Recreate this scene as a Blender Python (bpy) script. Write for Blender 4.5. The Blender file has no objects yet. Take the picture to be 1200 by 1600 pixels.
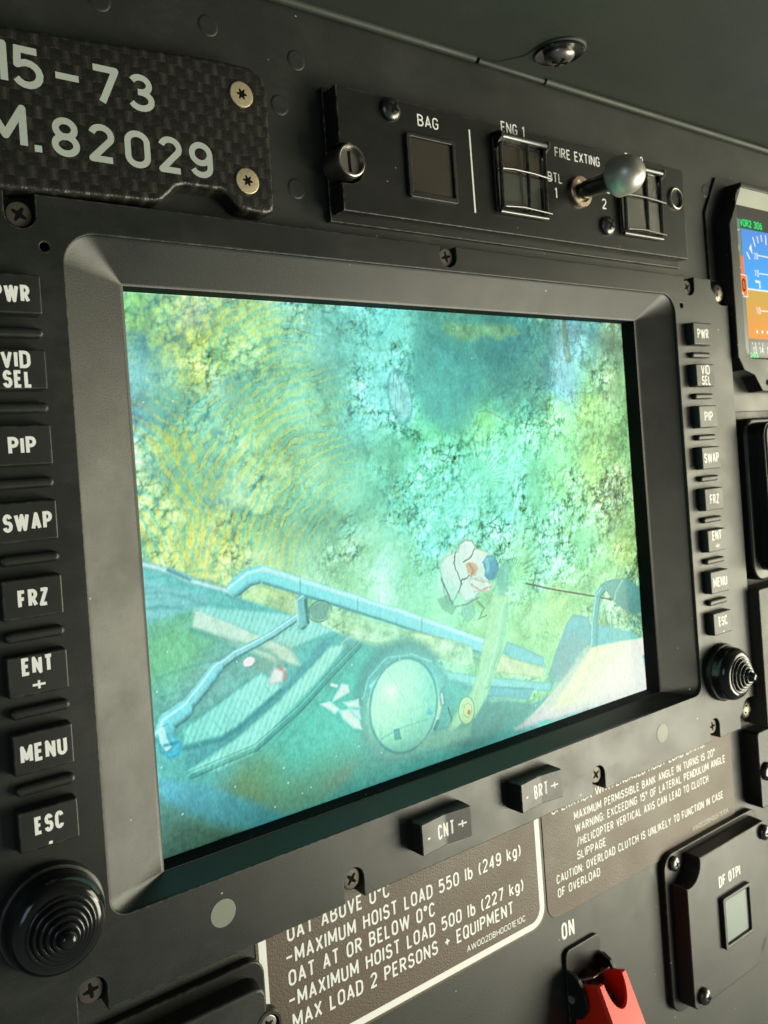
import bpy, bmesh, math, random
import numpy as np
from mathutils import Vector, Matrix
from mathutils.geometry import tessellate_polygon

random.seed(7)
S = 0.001                                   # everything below is measured in millimetres on the panel
scene = bpy.context.scene
col = scene.collection
PI = math.pi

def W(x, z, h):
    """panel millimetres -> world: x right, z up, h out of the panel (towards the viewer)"""
    return Vector((x*S, -h*S, z*S))

# ------------------------------------------------------------------ camera
cam = bpy.data.cameras.new('camera')
cam_o = bpy.data.objects.new('camera', cam); col.objects.link(cam_o)
R = ((0.809082, -0.583443, -0.07057), (-0.058598, 0.039392, -0.997504), (0.584767, 0.811198, -0.002317))
right, down, fwd = [Vector(r) for r in R]
m = Matrix((right, -down, -fwd)).transposed().to_4x4()
m.translation = Vector((-201.993*S, -222.174*S, 17.988*S))
cam_o.matrix_world = m
cam.sensor_fit = 'HORIZONTAL'; cam.sensor_width = 36.0; cam.lens = 39.0
cam.shift_x = 24.5/1200; cam.shift_y = -72.9/1200
cam.clip_start = 0.005; cam.clip_end = 20
cam.dof.use_dof = True; cam.dof.focus_distance = 0.25; cam.dof.aperture_fstop = 48
scene.camera = cam_o

# ------------------------------------------------------------------ world, lamps, exposure
world = bpy.data.worlds.new('World'); scene.world = world; world.use_nodes = True
bgn = world.node_tree.nodes['Background']
bgn.inputs[0].default_value = (0.66, 0.80, 0.72, 1)
_n = world.node_tree.nodes; _l = world.node_tree.links           # cabin: dark roof above, daylight low in front
_t = _n.new('ShaderNodeTexCoord'); _s = _n.new('ShaderNodeSeparateXYZ'); _l.new(_t.outputs['Generated'], _s.inputs[0])
_r = _n.new('ShaderNodeMapRange'); _r.inputs[1].default_value = -0.5; _r.inputs[2].default_value = 0.35
_r.inputs[3].default_value = 0.24; _r.inputs[4].default_value = 0.085
_l.new(_s.outputs[2], _r.inputs[0]); _l.new(_r.outputs[0], bgn.inputs[1])

def area(name, pos, target, size, power, colour, size_y=None):
    l = bpy.data.lights.new(name, 'AREA'); l.energy = power; l.color = colour
    l.shape = 'RECTANGLE'; l.size = size; l.size_y = size_y or size
    o = bpy.data.objects.new(name, l); col.objects.link(o)
    p = W(*pos); t = W(*target)
    o.location = p
    o.rotation_euler = (t-p).to_track_quat('-Z', 'Y').to_euler()
    return o
area('window_light_right', (560, -330, 520), (40, -30, 0), 0.42, 7.2, (1.0, 0.96, 0.74), 0.34)
area('window_light_side', (1150, -60, 560), (60, 0, 0), 0.6, 9.8, (1.0, 0.96, 0.70), 0.5)
area('window_light_left', (-620, 150, 430), (-60, 0, 0), 0.22, 0.5, (0.75, 0.88, 1.0), 0.34)

scene.view_settings.view_transform = 'Standard'
scene.view_settings.look = 'None'
scene.view_settings.exposure = 0.0
scene.view_settings.gamma = 1.0
scene.view_settings.use_curve_mapping = False
scene.cycles.use_denoising = True
scene.cycles.max_bounces = 6
scene.cycles.sample_clamp_indirect = 4

# ------------------------------------------------------------------ materials
def srgb(r, g, b):
    f = lambda c: (c/255/12.92) if c/255 <= 0.04045 else ((c/255+0.055)/1.055)**2.4
    return (f(r), f(g), f(b), 1.0)

def mat(name):
    m = bpy.data.materials.new(name); m.use_nodes = True
    nt = m.node_tree
    return m, nt, nt.nodes['Principled BSDF']

def paint(name, c, rough=0.5, grain=900, bump=0.25, dust=0.0, metal=0.0, spec=0.5, vary=0.25, dust_scale=260, wear_glint=0.0, film=0.0):
    """satin paint: fine orange peel, slow tone and gloss changes, a few dust specks"""
    m, nt, b = mat(name); N = nt.nodes; L = nt.links
    tc = N.new('ShaderNodeTexCoord')
    n1 = N.new('ShaderNodeTexNoise'); n1.inputs['Scale'].default_value = grain; n1.inputs['Detail'].default_value = 3
    L.new(tc.outputs['Object'], n1.inputs['Vector'])
    bp = N.new('ShaderNodeBump'); bp.inputs['Strength'].default_value = bump; bp.inputs['Distance'].default_value = 0.0002
    L.new(n1.outputs['Fac'], bp.inputs['Height']); L.new(bp.outputs['Normal'], b.inputs['Normal'])
    n2 = N.new('ShaderNodeTexNoise'); n2.inputs['Scale'].default_value = 38; n2.inputs['Detail'].default_value = 5
    n2.inputs['Roughness'].default_value = 0.65
    L.new(tc.outputs['Object'], n2.inputs['Vector'])
    rr = N.new('ShaderNodeMapRange'); rr.inputs[1].default_value = 0.3; rr.inputs[2].default_value = 0.7
    rr.inputs[3].default_value = max(0.02, rough*0.86); rr.inputs[4].default_value = min(1, rough*1.14)
    L.new(n2.outputs['Fac'], rr.inputs[0]); L.new(rr.outputs[0], b.inputs['Roughness'])
    mx = N.new('ShaderNodeMix'); mx.data_type = 'RGBA'
    mx.inputs[6].default_value = tuple(x*(1-vary) for x in c[:3])+(1,)
    mx.inputs[7].default_value = tuple(min(1, x*(1+vary)) for x in c[:3])+(1,)
    L.new(n2.outputs['Fac'], mx.inputs[0])
    out = mx.outputs[2]
    if dust > 0:
        v = N.new('ShaderNodeTexVoronoi'); v.inputs['Scale'].default_value = dust_scale
        L.new(tc.outputs['Object'], v.inputs['Vector'])
        lt = N.new('ShaderNodeMath'); lt.operation = 'LESS_THAN'; lt.inputs[1].default_value = 0.085
        L.new(v.outputs['Distance'], lt.inputs[0])
        sp = N.new('ShaderNodeSeparateColor'); L.new(v.outputs['Color'], sp.inputs[0])
        gt = N.new('ShaderNodeMath'); gt.operation = 'GREATER_THAN'; gt.inputs[1].default_value = 1-dust
        L.new(sp.outputs[0], gt.inputs[0])
        mu = N.new('ShaderNodeMath'); mu.operation = 'MULTIPLY'; L.new(lt.outputs[0], mu.inputs[0]); L.new(gt.outputs[0], mu.inputs[1])
        m3 = N.new('ShaderNodeMath'); m3.operation = 'MULTIPLY'; L.new(mu.outputs[0], m3.inputs[0]); L.new(sp.outputs[1], m3.inputs[1])
        md = N.new('ShaderNodeMix'); md.data_type = 'RGBA'; md.inputs[7].default_value = (0.55, 0.55, 0.5, 1)
        L.new(m3.outputs[0], md.inputs[0]); L.new(out, md.inputs[6]); out = md.outputs[2]
    if film > 0:                                  # patchy film of dust and finger grease
        n4 = N.new('ShaderNodeTexNoise'); n4.inputs['Scale'].default_value = 23; n4.inputs['Detail'].default_value = 8; n4.inputs['Roughness'].default_value = 0.72
        mp = N.new('ShaderNodeMapping'); mp.inputs['Scale'].default_value = (1.0, 1.0, 2.2); mp.inputs['Rotation'].default_value = (0, 0.5, 0)
        L.new(tc.outputs['Object'], mp.inputs[0]); L.new(mp.outputs[0], n4.inputs['Vector'])
        fr = N.new('ShaderNodeMapRange'); fr.inputs[1].default_value = 0.5; fr.inputs[2].default_value = 0.8; fr.inputs[4].default_value = film
        L.new(n4.outputs['Fac'], fr.inputs[0])
        mf = N.new('ShaderNodeMix'); mf.data_type = 'RGBA'; mf.inputs[7].default_value = (0.16, 0.155, 0.13, 1)
        L.new(fr.outputs[0], mf.inputs[0]); L.new(out, mf.inputs[6]); out = mf.outputs[2]
        ra = N.new('ShaderNodeMath'); ra.operation = 'MULTIPLY_ADD'; ra.inputs[1].default_value = 1.2; L.new(fr.outputs[0], ra.inputs[0]); L.new(rr.outputs[0], ra.inputs[2])
        L.new(ra.outputs[0], b.inputs['Roughness'])
    if wear_glint > 0:                                  # paint rubbed thin along the edges, plus edge highlights put into the colour
        bv = N.new('ShaderNodeBevel'); bv.samples = 6; bv.inputs['Radius'].default_value = 0.0007
        ge = N.new('ShaderNodeNewGeometry'); dt = N.new('ShaderNodeVectorMath'); dt.operation = 'DOT_PRODUCT'
        L.new(bv.outputs[0], dt.inputs[0]); L.new(ge.outputs['Normal'], dt.inputs[1])
        er = N.new('ShaderNodeMapRange'); er.inputs[1].default_value = 0.998; er.inputs[2].default_value = 0.94; er.inputs[4].default_value = 1.0
        L.new(dt.outputs['Value'], er.inputs[0])
        n5 = N.new('ShaderNodeTexNoise'); n5.inputs['Scale'].default_value = 420; n5.inputs['Detail'].default_value = 4
        L.new(tc.outputs['Object'], n5.inputs['Vector'])
        nr = N.new('ShaderNodeMapRange'); nr.inputs[1].default_value = 0.42; nr.inputs[2].default_value = 0.62; nr.inputs[4].default_value = wear_glint
        L.new(n5.outputs['Fac'], nr.inputs[0])
        mm = N.new('ShaderNodeMath'); mm.operation = 'MULTIPLY'; L.new(er.outputs[0], mm.inputs[0]); L.new(nr.outputs[0], mm.inputs[1])
        mw = N.new('ShaderNodeMix'); mw.data_type = 'RGBA'; mw.inputs[7].default_value = (0.24, 0.23, 0.20, 1)
        L.new(mm.outputs[0], mw.inputs[0]); L.new(out, mw.inputs[6]); out = mw.outputs[2]
    L.new(out, b.inputs['Base Color'])
    b.inputs['Metallic'].default_value = metal
    b.inputs['Specular IOR Level'].default_value = spec
    return m

def glow(name, c, s=1.0):
    m, nt, b = mat(name)
    b.inputs['Base Color'].default_value = (0, 0, 0, 1); b.inputs['Roughness'].default_value = 0.25
    b.inputs['Specular IOR Level'].default_value = 0.2
    b.inputs['Emission Color'].default_value = c; b.inputs['Emission Strength'].default_value = s
    return m

M_panel = paint('panel_paint', (0.018, 0.020, 0.0172, 1), 0.46, 2200, 0.22, dust=0.05, film=0.10)
M_plate = paint('display_paint', (0.0085, 0.0100, 0.0088, 1), 0.42, 2600, 0.16, dust=0.07, film=0.10, wear_glint=0.5)
M_bezel = paint('display_paint_lit', (0.0105, 0.0114, 0.0098, 1), 0.43, 2400, 0.16, dust=0.06, film=0.05, spec=0.52)  # same paint as the display plate, lightened for the light on the slopes
M_dark = paint('black_paint', (0.009, 0.010, 0.0095, 1), 0.40, 2000, 0.16, dust=0.03, wear_glint=0.4)
M_switch = paint('switch_panel_paint', (0.0080, 0.0088, 0.0076, 1), 0.36, 2400, 0.16, dust=0.07, spec=0.35, film=0.05, wear_glint=0.7)
M_recess = paint('recess_black', (0.004, 0.004, 0.004, 1), 0.85, 900, 0.5, dust=0.3, spec=0.15, dust_scale=500)
M_key = paint('key_plastic', (0.0105, 0.0118, 0.0112, 1), 0.42, 2400, 0.10, dust=0.02, wear_glint=0.5, film=0.04)
M_glare = paint('glareshield_skin', (0.026, 0.033, 0.026, 1), 0.6, 1100, 0.3, dust=0.01, film=0.05)
M_white = paint('white_marking', (0.86, 0.87, 0.86, 1), 0.6, 900, 0.1, vary=0.10)
M_ivory = paint('worn_white_marking', (0.50, 0.50, 0.46, 1), 0.6, 900, 0.1, vary=0.35)
M_grey_ink = paint('grey_green_ink', (0.42, 0.46, 0.42, 1), 0.6, 900, 0.1, vary=0.16)
M_gloss = paint('gloss_black', (0.008, 0.008, 0.009, 1), 0.14, 400, 0.03, vary=0.1, dust=0.03, film=0.04)
M_steel = paint('steel', (0.42, 0.40, 0.37, 1), 0.30, 1500, 0.2, metal=1.0, dust=0)
M_grey_steel = paint('dull_steel', (0.30, 0.28, 0.25, 1), 0.34, 1500, 0.2, metal=1.0)
M_pan = paint('scuffed_screw', (0.20, 0.185, 0.16, 1), 0.42, 1200, 0.4, metal=0.9, vary=0.4)
M_dark_steel = paint('blackened_steel', (0.12, 0.12, 0.12, 1), 0.30, 1500, 0.2, metal=1.0)
M_gold = paint('yellow_zinc', (0.84, 0.69, 0.48, 1), 0.44, 1500, 0.35, metal=1.0, vary=0.2)
M_satin = paint('satin_aluminium', (0.55, 0.53, 0.48, 1), 0.42, 900, 0.25, metal=0.85)
M_brass = paint('worn_nut', (0.50, 0.40, 0.30, 1), 0.38, 900, 0.4, metal=1.0)
M_disc = paint('sensor_disc', (0.22, 0.235, 0.195, 1), 0.5, 900, 0.1, vary=0.1)
M_screw_bk = paint('screw_head', (0.085, 0.074, 0.062, 1), 0.48, 1500, 0.3, metal=0.5, vary=0.4)
M_slot = paint('screw_slot', (0.004, 0.004, 0.004, 1), 0.9, 900, 0.2, spec=0.1)
M_placard = paint('brown_placard', (0.105, 0.074, 0.051, 1), 0.50, 1700, 0.75, dust=0.2, dust_scale=560, film=0.06)
M_lamp = paint('annunciator_lens', (0.026, 0.021, 0.012, 1), 0.40, 1500, 0.15, dust=0.08)
M_lens_up = paint('lens_brown', (0.085, 0.060, 0.045, 1), 0.3, 1500, 0.15)
M_lens_lo = paint('lens_grey', (0.13, 0.15, 0.14, 1), 0.3, 1500, 0.15)
M_glass_grey = paint('grey_lens', (0.15, 0.19, 0.18, 1), 0.35, 1500, 0.15, vary=0.06)
M_red = paint('red_guard', (0.78, 0.024, 0.008, 1), 0.34, 1500, 0.12, vary=0.10, spec=0.35)
M_beige = paint('light_unit_paint', (0.045, 0.045, 0.034, 1), 0.5, 1600, 0.2, dust=0.03, film=0.06)

def carbon():
    m, nt, b = mat('carbon_fibre'); N = nt.nodes; L = nt.links
    tc = N.new('ShaderNodeTexCoord')
    sx = N.new('ShaderNodeSeparateXYZ'); L.new(tc.outputs['Object'], sx.inputs[0])
    def math2(op, a, bb, v=None):
        n = N.new('ShaderNodeMath'); n.operation = op
        for i, q in enumerate((a, bb)):
            if q is None: continue
            if isinstance(q, (int, float)): n.inputs[i].default_value = q
            else: L.new(q, n.inputs[i])
        return n.outputs[0]
    k = 1/0.0027
    wn = N.new('ShaderNodeTexNoise'); wn.inputs['Scale'].default_value = 90; L.new(tc.outputs['Object'], wn.inputs['Vector'])
    wc = N.new('ShaderNodeSeparateColor'); L.new(wn.outputs['Color'], wc.inputs[0])
    u = math2('ADD', math2('MULTIPLY', sx.outputs[0], k), math2('MULTIPLY', wc.outputs[0], 0.55)); v = math2('ADD', math2('MULTIPLY', sx.outputs[2], k*0.85), math2('MULTIPLY', wc.outputs[1], 0.55))
    fu = math2('FLOOR', u, None); fv = math2('FLOOR', v, None)
    # 2/2 twill: the tow on top shifts one cell each row
    s = math2('ADD', fu, fv); t = math2('MODULO', math2('ADD', s, 4000.0), 2.0)
    warp = math2('LESS_THAN', t, 0.5)
    cu = math2('ABSOLUTE', math2('SUBTRACT', math2('FRACT', u, None), 0.5), None)
    cv = math2('ABSOLUTE', math2('SUBTRACT', math2('FRACT', v, None), 0.5), None)
    mixf = N.new('ShaderNodeMix'); mixf.data_type = 'FLOAT'
    L.new(warp, mixf.inputs[0]); L.new(cv, mixf.inputs[2]); L.new(cu, mixf.inputs[3])
    h = math2('SUBTRACT', 0.5, mixf.outputs[0])
    nz = N.new('ShaderNodeTexNoise'); nz.inputs['Scale'].default_value = 1300; L.new(tc.outputs['Object'], nz.inputs['Vector'])
    h2 = math2('ADD', h, math2('MULTIPLY', nz.outputs[0], 0.5))
    bp = N.new('ShaderNodeBump'); bp.inputs['Strength'].default_value = 0.55; bp.inputs['Distance'].default_value = 0.0004
    L.new(h2, bp.inputs['Height']); L.new(bp.outputs['Normal'], b.inputs['Normal'])
    mx = N.new('ShaderNodeMix'); mx.data_type = 'RGBA'
    mx.inputs[6].default_value = (0.010, 0.0095, 0.008, 1); mx.inputs[7].default_value = (0.050, 0.046, 0.036, 1)
    bn = N.new('ShaderNodeTexNoise'); bn.inputs['Scale'].default_value = 160; bn.inputs['Detail'].default_value = 3; L.new(tc.outputs['Object'], bn.inputs['Vector'])
    bf = N.new('ShaderNodeMapRange'); bf.inputs[1].default_value = 0.35; bf.inputs[2].default_value = 0.65; bf.inputs[3].default_value = 0.25; bf.inputs[4].default_value = 1.7; L.new(bn.outputs['Fac'], bf.inputs[0])
    L.new(math2('MULTIPLY', math2('MULTIPLY', warp, h), bf.outputs[0]), mx.inputs[0]); L.new(mx.outputs[2], b.inputs['Base Color'])  # warp tows painted lighter at the crown, where they would catch light
    b.inputs['Roughness'].default_value = 0.36
    return m
M_carbon = carbon()

def clear_plastic():
    m, nt, b = mat('clear_plastic'); N = nt.nodes; L = nt.links
    tr = N.new('ShaderNodeBsdfTransparent'); tr.inputs[0].default_value = (0.92, 0.91, 0.88, 1)
    gl = N.new('ShaderNodeBsdfGlossy'); gl.inputs['Roughness'].default_value = 0.15
    fr = N.new('ShaderNodeFresnel'); fr.inputs[0].default_value = 1.2
    mx = N.new('ShaderNodeMixShader'); L.new(fr.outputs[0], mx.inputs[0]); L.new(tr.outputs[0], mx.inputs[1]); L.new(gl.outputs[0], mx.inputs[2])
    L.new(mx.outputs[0], N['Material Output'].inputs[0])
    return m
M_clear = clear_plastic()

# ------------------------------------------------------------------ mesh helpers
def link(name, bm, material, parent=None, sharp=32, smooth=True):
    bmesh.ops.remove_doubles(bm, verts=bm.verts, dist=1e-7)
    bmesh.ops.recalc_face_normals(bm, faces=bm.faces)
    me = bpy.data.meshes.new(name); bm.to_mesh(me); bm.free()
    if isinstance(material, (list, tuple)):
        for q in material: me.materials.append(q)
    else: me.materials.append(material)
    if smooth:
        for p in me.polygons: p.use_smooth = True
        me.set_sharp_from_angle(angle=math.radians(sharp))
    o = bpy.data.objects.new(name, me); col.objects.link(o)
    if smooth:
        w = o.modifiers.new('weighted_normals', 'WEIGHTED_NORMAL'); w.keep_sharp = True; w.weight = 90
    if parent: o.parent = parent; o.matrix_parent_inverse = parent.matrix_world.inverted()
    return o

def thing(name, label, cat, at=(0, 0, 0), group=None):
    o = bpy.data.objects.new(name, None); o.empty_display_size = 0.01
    col.objects.link(o); o.matrix_world = Matrix.Translation(W(*at))
    o['label'] = label; o['category'] = cat
    if group: o['group'] = group
    return o

def tag(o, label, cat, group=None):
    o['label'] = label; o['category'] = cat
    if group: o['group'] = group
    return o

def circ(cx, cz, r, n=40, a0=0, a1=360):
    full = abs(a1-a0) >= 359.9
    k = n if full else n+1
    return [(cx+r*math.cos(math.radians(a0+(a1-a0)*i/n)), cz+r*math.sin(math.radians(a0+(a1-a0)*i/n))) for i in range(k)]

def rrect(x0, z0, x1, z1, r, n=6):
    if isinstance(r, (int, float)): r = (r,)*4          # bl, br, tr, tl
    out = []
    for (cx, cz, a, q) in ((x0+r[0], z0+r[0], 180, r[0]), (x1-r[1], z0+r[1], 270, r[1]), (x1-r[2], z1-r[2], 0, r[2]), (x0+r[3], z1-r[3], 90, r[3])):
        out += circ(cx, cz, q, n, a, a+90) if q > 0 else [(cx, cz)]
    return out

def ccw(p):
    a = sum(p[i][0]*p[(i+1) % len(p)][1]-p[(i+1) % len(p)][0]*p[i][1] for i in range(len(p)))
    return list(p) if a > 0 else list(p)[::-1]

def clean(p):
    out = []
    for q in p:
        if not out or math.dist(q, out[-1]) > 1e-4: out.append(q)
    if math.dist(out[0], out[-1]) < 1e-4: out.pop()
    return out

def inset(p, d):
    """move a counter-clockwise outline inwards by d"""
    n = len(p); out = []
    for i in range(n):
        a, b, c = p[i-1], p[i], p[(i+1) % n]
        e1 = (b[0]-a[0], b[1]-a[1]); e2 = (c[0]-b[0], c[1]-b[1])
        l1 = math.hypot(*e1) or 1e-9; l2 = math.hypot(*e2) or 1e-9
        n1 = (-e1[1]/l1, e1[0]/l1); n2 = (-e2[1]/l2, e2[0]/l2)
        k = 1+n1[0]*n2[0]+n1[1]*n2[1]
        k = max(k, 0.35)
        out.append((b[0]+d*(n1[0]+n2[0])/k, b[1]+d*(n1[1]+n2[1])/k))
    return out

def ring(bm, pts, h):
    return [bm.verts.new(W(x, z, h)) for x, z in pts]

def bridge(bm, a, b):
    n = len(a)
    for i in range(n):
        j = (i+1) % n
        try: bm.faces.new((a[i], a[j], b[j], b[i]))
        except ValueError: pass

def cap(bm, loops):
    """fill a region bounded by the first loop with the rest as holes"""
    flat = [v for l in loops for v in l]
    tris = tessellate_polygon([[v.co for v in l] for l in loops])
    for t in tris:
        try: bm.faces.new([flat[i] for i in t])
        except ValueError: pass

def slab(bm, outline, h0, h1, r=0.5, holes=(), seg=3, draft=0.0, bottom=False, hole_r=None, hole_h0=None):
    """a plate from h0 up to h1 with rounded rims, optional draft and through holes"""
    p = ccw(clean(outline))
    prev = ring(bm, p, h0); base = prev
    q = inset(p, draft) if draft else p
    cur = ring(bm, q, h1-r); bridge(bm, prev, cur); prev = cur
    for i in range(1, seg+1):
        a = PI/2*i/seg
        cur = ring(bm, inset(q, r*(1-math.cos(a))), h1-r+r*math.sin(a)); bridge(bm, prev, cur); prev = cur
    loops = [prev]
    hr = r if hole_r is None else hole_r
    for hp in holes:
        hp = ccw(clean(hp))[::-1]
        lo = ring(bm, hp, h0 if hole_h0 is None else hole_h0); pv = ring(bm, hp, h1-hr); bridge(bm, lo, pv)
        for i in range(1, seg+1):
            a = PI/2*i/seg
            cu = ring(bm, inset(hp, hr*(1-math.cos(a))), h1-hr+hr*math.sin(a)); bridge(bm, pv, cu); pv = cu
        loops.append(pv)
    cap(bm, loops)
    if bottom: cap(bm, [base])
    return bm

def lathe(bm, cx, cz, prof, n=40, axis=None, close=True):
    """profile of (radius, height) around the panel normal, or around an axis (dx, dz, dh) leaning from it"""
    ax = Vector((axis[0], axis[1], axis[2])).normalized() if axis else Vector((0, 0, 1))
    u = Vector((1, 0, 0)); u = (u-ax*u.dot(ax)).normalized(); v = ax.cross(u)
    rings = []
    for r, h in prof:
        rr = []
        for i in range(n):
            a = 2*PI*i/n
            p = ax*h+u*(r*math.cos(a))+v*(r*math.sin(a))
            rr.append(bm.verts.new(W(cx+p.x, cz+p.y, p.z)))
        rings.append(rr)
    for a, b in zip(rings, rings[1:]): bridge(bm, a, b)
    if close:
        try: bm.faces.new(rings[-1])
        except ValueError: pass
    return bm

def tube(bm, pts, r, n=12):
    """round bar through 3-D points (x, z, h)"""
    P = [Vector(p) for p in pts]; rings = []
    for i, p in enumerate(P):
        d = ((P[min(i+1, len(P)-1)]-P[max(i-1, 0)])).normalized()
        up = Vector((0, 0, 1)) if abs(d.z) < 0.9 else Vector((0, 1, 0))
        u = d.cross(up).normalized(); v = d.cross(u)
        rings.append([bm.verts.new(W(*(p+u*(r*math.cos(2*PI*k/n))+v*(r*math.sin(2*PI*k/n))))) for k in range(n)])
    for a, b in zip(rings, rings[1:]): bridge(bm, a, b)
    bm.faces.new(rings[0]); bm.faces.new(rings[-1])
    return bm

def box(bm, x0, z0, h0, x1, z1, h1, r=0.3):
    return slab(bm, [(x0, z0), (x1, z0), (x1, z1), (x0, z1)], h0, h1, r, bottom=True)

def NB(): return bmesh.new()

# ------------------------------------------------------------------ lettering (engraved single-stroke gothic)
def A(cx, cy, rx, ry, a0, a1, n=12):
    return [(cx+rx*math.cos(math.radians(a0+(a1-a0)*i/n)), cy+ry*math.sin(math.radians(a0+(a1-a0)*i/n))) for i in range(n+1)]
O_ = A(.25, .73, .25, .27, 0, 180)+A(.25, .27, .25, .27, 180, 360)
G = {
 'A': (.54, [[(0, 0), (.27, 1), (.54, 0)], [(.09, .30), (.45, .30)]]),
 'B': (.5, [[(0, .0), (0, 1), (.22, 1)]+A(.22, .765, .24, .235, 90, -90)+[(0, .53)], [(.2, .53)]+A(.22, .265, .28, .265, 90, -90)+[(0, 0)]]),
 'C': (.5, [A(.26, .71, .25, .29, 15, 180)+A(.26, .29, .25, .29, 180, 345)]),
 'D': (.5, [[(0, 0), (0, 1), (.2, 1)]+A(.2, .7, .3, .3, 90, 0)+A(.2, .3, .3, .3, 0, -90)+[(0, 0)]]),
 'E': (.42, [[(.42, 1), (0, 1), (0, 0), (.42, 0)], [(0, .52), (.36, .52)]]),
 'F': (.42, [[(.42, 1), (0, 1), (0, 0)], [(0, .52), (.36, .52)]]),
 'G': (.5, [A(.25, .71, .25, .29, 15, 180)+A(.25, .29, .25, .29, 180, 360)+[(.5, .47), (.27, .47)]]),
 'I': (0, [[(0, 0), (0, 1)]]),
 'K': (.5, [[(0, 0), (0, 1)], [(.48, 1), (0, .42)], [(.15, .6), (.5, 0)]]),
 'L': (.4, [[(0, 1), (0, 0), (.4, 0)]]),
 'M': (.66, [[(0, 0), (0, 1), (.33, .22), (.66, 1), (.66, 0)]]),
 'N': (.52, [[(0, 0), (0, 1), (.52, 0), (.52, 1)]]),
 'O': (.5, [O_+[O_[0]]]),
 'P': (.48, [[(0, 0), (0, 1), (.22, 1)]+A(.22, .74, .26, .26, 90, -90)+[(0, .48)]]),
 'R': (.5, [[(0, 0), (0, 1), (.22, 1)]+A(.22, .75, .26, .25, 90, -90)+[(0, .5)], [(.2, .5), (.5, 0)]]),
 'S': (.5, [A(.25, .75, .22, .25, 12, 235)+A(.25, .27, .25, .27, 55, -168)]),
 'T': (.5, [[(0, 1), (.5, 1)], [(.25, 1), (.25, 0)]]),
 'U': (.5, [[(0, 1)]+A(.25, .26, .25, .26, 180, 360)+[(.5, 1)]]),
 'V': (.52, [[(0, 1), (.26, 0), (.52, 1)]]),
 'W': (.92, [[(0, 1), (.23, 0), (.46, .95), (.69, 0), (.92, 1)]]),
 'X': (.5, [[(0, 0), (.5, 1)], [(0, 1), (.5, 0)]]),
 'Z': (.48, [[(0, 1), (.47, 1), (0, 0), (.48, 0)]]),
 '0': (.5, [O_+[O_[0]]]),
 '1': (.16, [[(0, .82), (.16, 1), (.16, 0)]]),
 '2': (.5, [A(.25, .73, .24, .27, 165, -25)+[(0, 0), (.5, 0)]]),
 '3': (.5, [A(.24, .76, .22, .24, 155, -90)+[(.17, .52)], [(.17, .52)]+A(.24, .26, .26, .26, 90, -155)]),
 '4': (.5, [[(.38, 0), (.38, 1), (0, .28), (.5, .28)]]),
 '5': (.5, [[(.46, 1), (.05, 1), (.03, .56)]+A(.23, .32, .27, .32, 115, -150)]),
 '6': (.5, [A(.25, .30, .25, .30, 170, -190, 24), [(.0, .32), (.03, .6), (.14, .85), (.34, 1)]]),
 '7': (.5, [[(0, 1), (.5, 1), (.17, 0)]]),
 '8': (.5, [A(.25, .755, .22, .245, -90, 270, 24), A(.25, .26, .25, .26, 90, 450, 24)]),
 '9': (.5, [A(.25, .70, .25, .30, -10, 350, 24), [(.5, .70), (.5, .32)]+A(.25, .26, .25, .26, 0, -160)]),
 '+': (.5, [[(0, .5), (.5, .5)], [(.25, .25), (.25, .75)]]),
 '-': (.5, [[(0, .5), (.5, .5)]]),
 '.': (.0, [[(0, -.08), (0, .08)]]),
 ' ': (.22, []),
 'H': (.52, [[(0, 0), (0, 1)], [(.52, 0), (.52, 1)], [(0, .52), (.52, .52)]]),
 'Y': (.54, [[(0, 1), (.27, .45), (.54, 1)], [(.27, .45), (.27, 0)]]),
 'Q': (.5, [O_+[O_[0]], [(.3, .25), (.52, -.04)]]),
 'l': (0, [[(0, 0), (0, 1)]]),
 'b': (.42, [[(0, 0), (0, 1)], A(.21, .33, .21, .33, 175, -185, 20)]),
 'k': (.42, [[(0, 0), (0, 1)], [(.4, .68), (0, .25)], [(.13, .4), (.42, 0)]]),
 'g': (.42, [A(.21, .35, .21, .33, -5, 355, 20), [(.42, .68), (.42, 0)]+A(.21, -.02, .21, .24, 0, -150, 8)]),
 '(': (.16, [A(.5, .42, .5, .72, 135, 225, 10)]),
 ')': (.16, [A(-.34, .42, .5, .72, 45, -45, 10)]),
 '\u00b0': (.22, [A(.11, .86, .12, .15, 0, 360, 14)]),
 ':': (0, [[(0, .0), (0, .12)], [(0, .5), (0, .62)]]),
 '/': (.4, [[(0, -.1), (.4, 1.1)]]),
}

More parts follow.
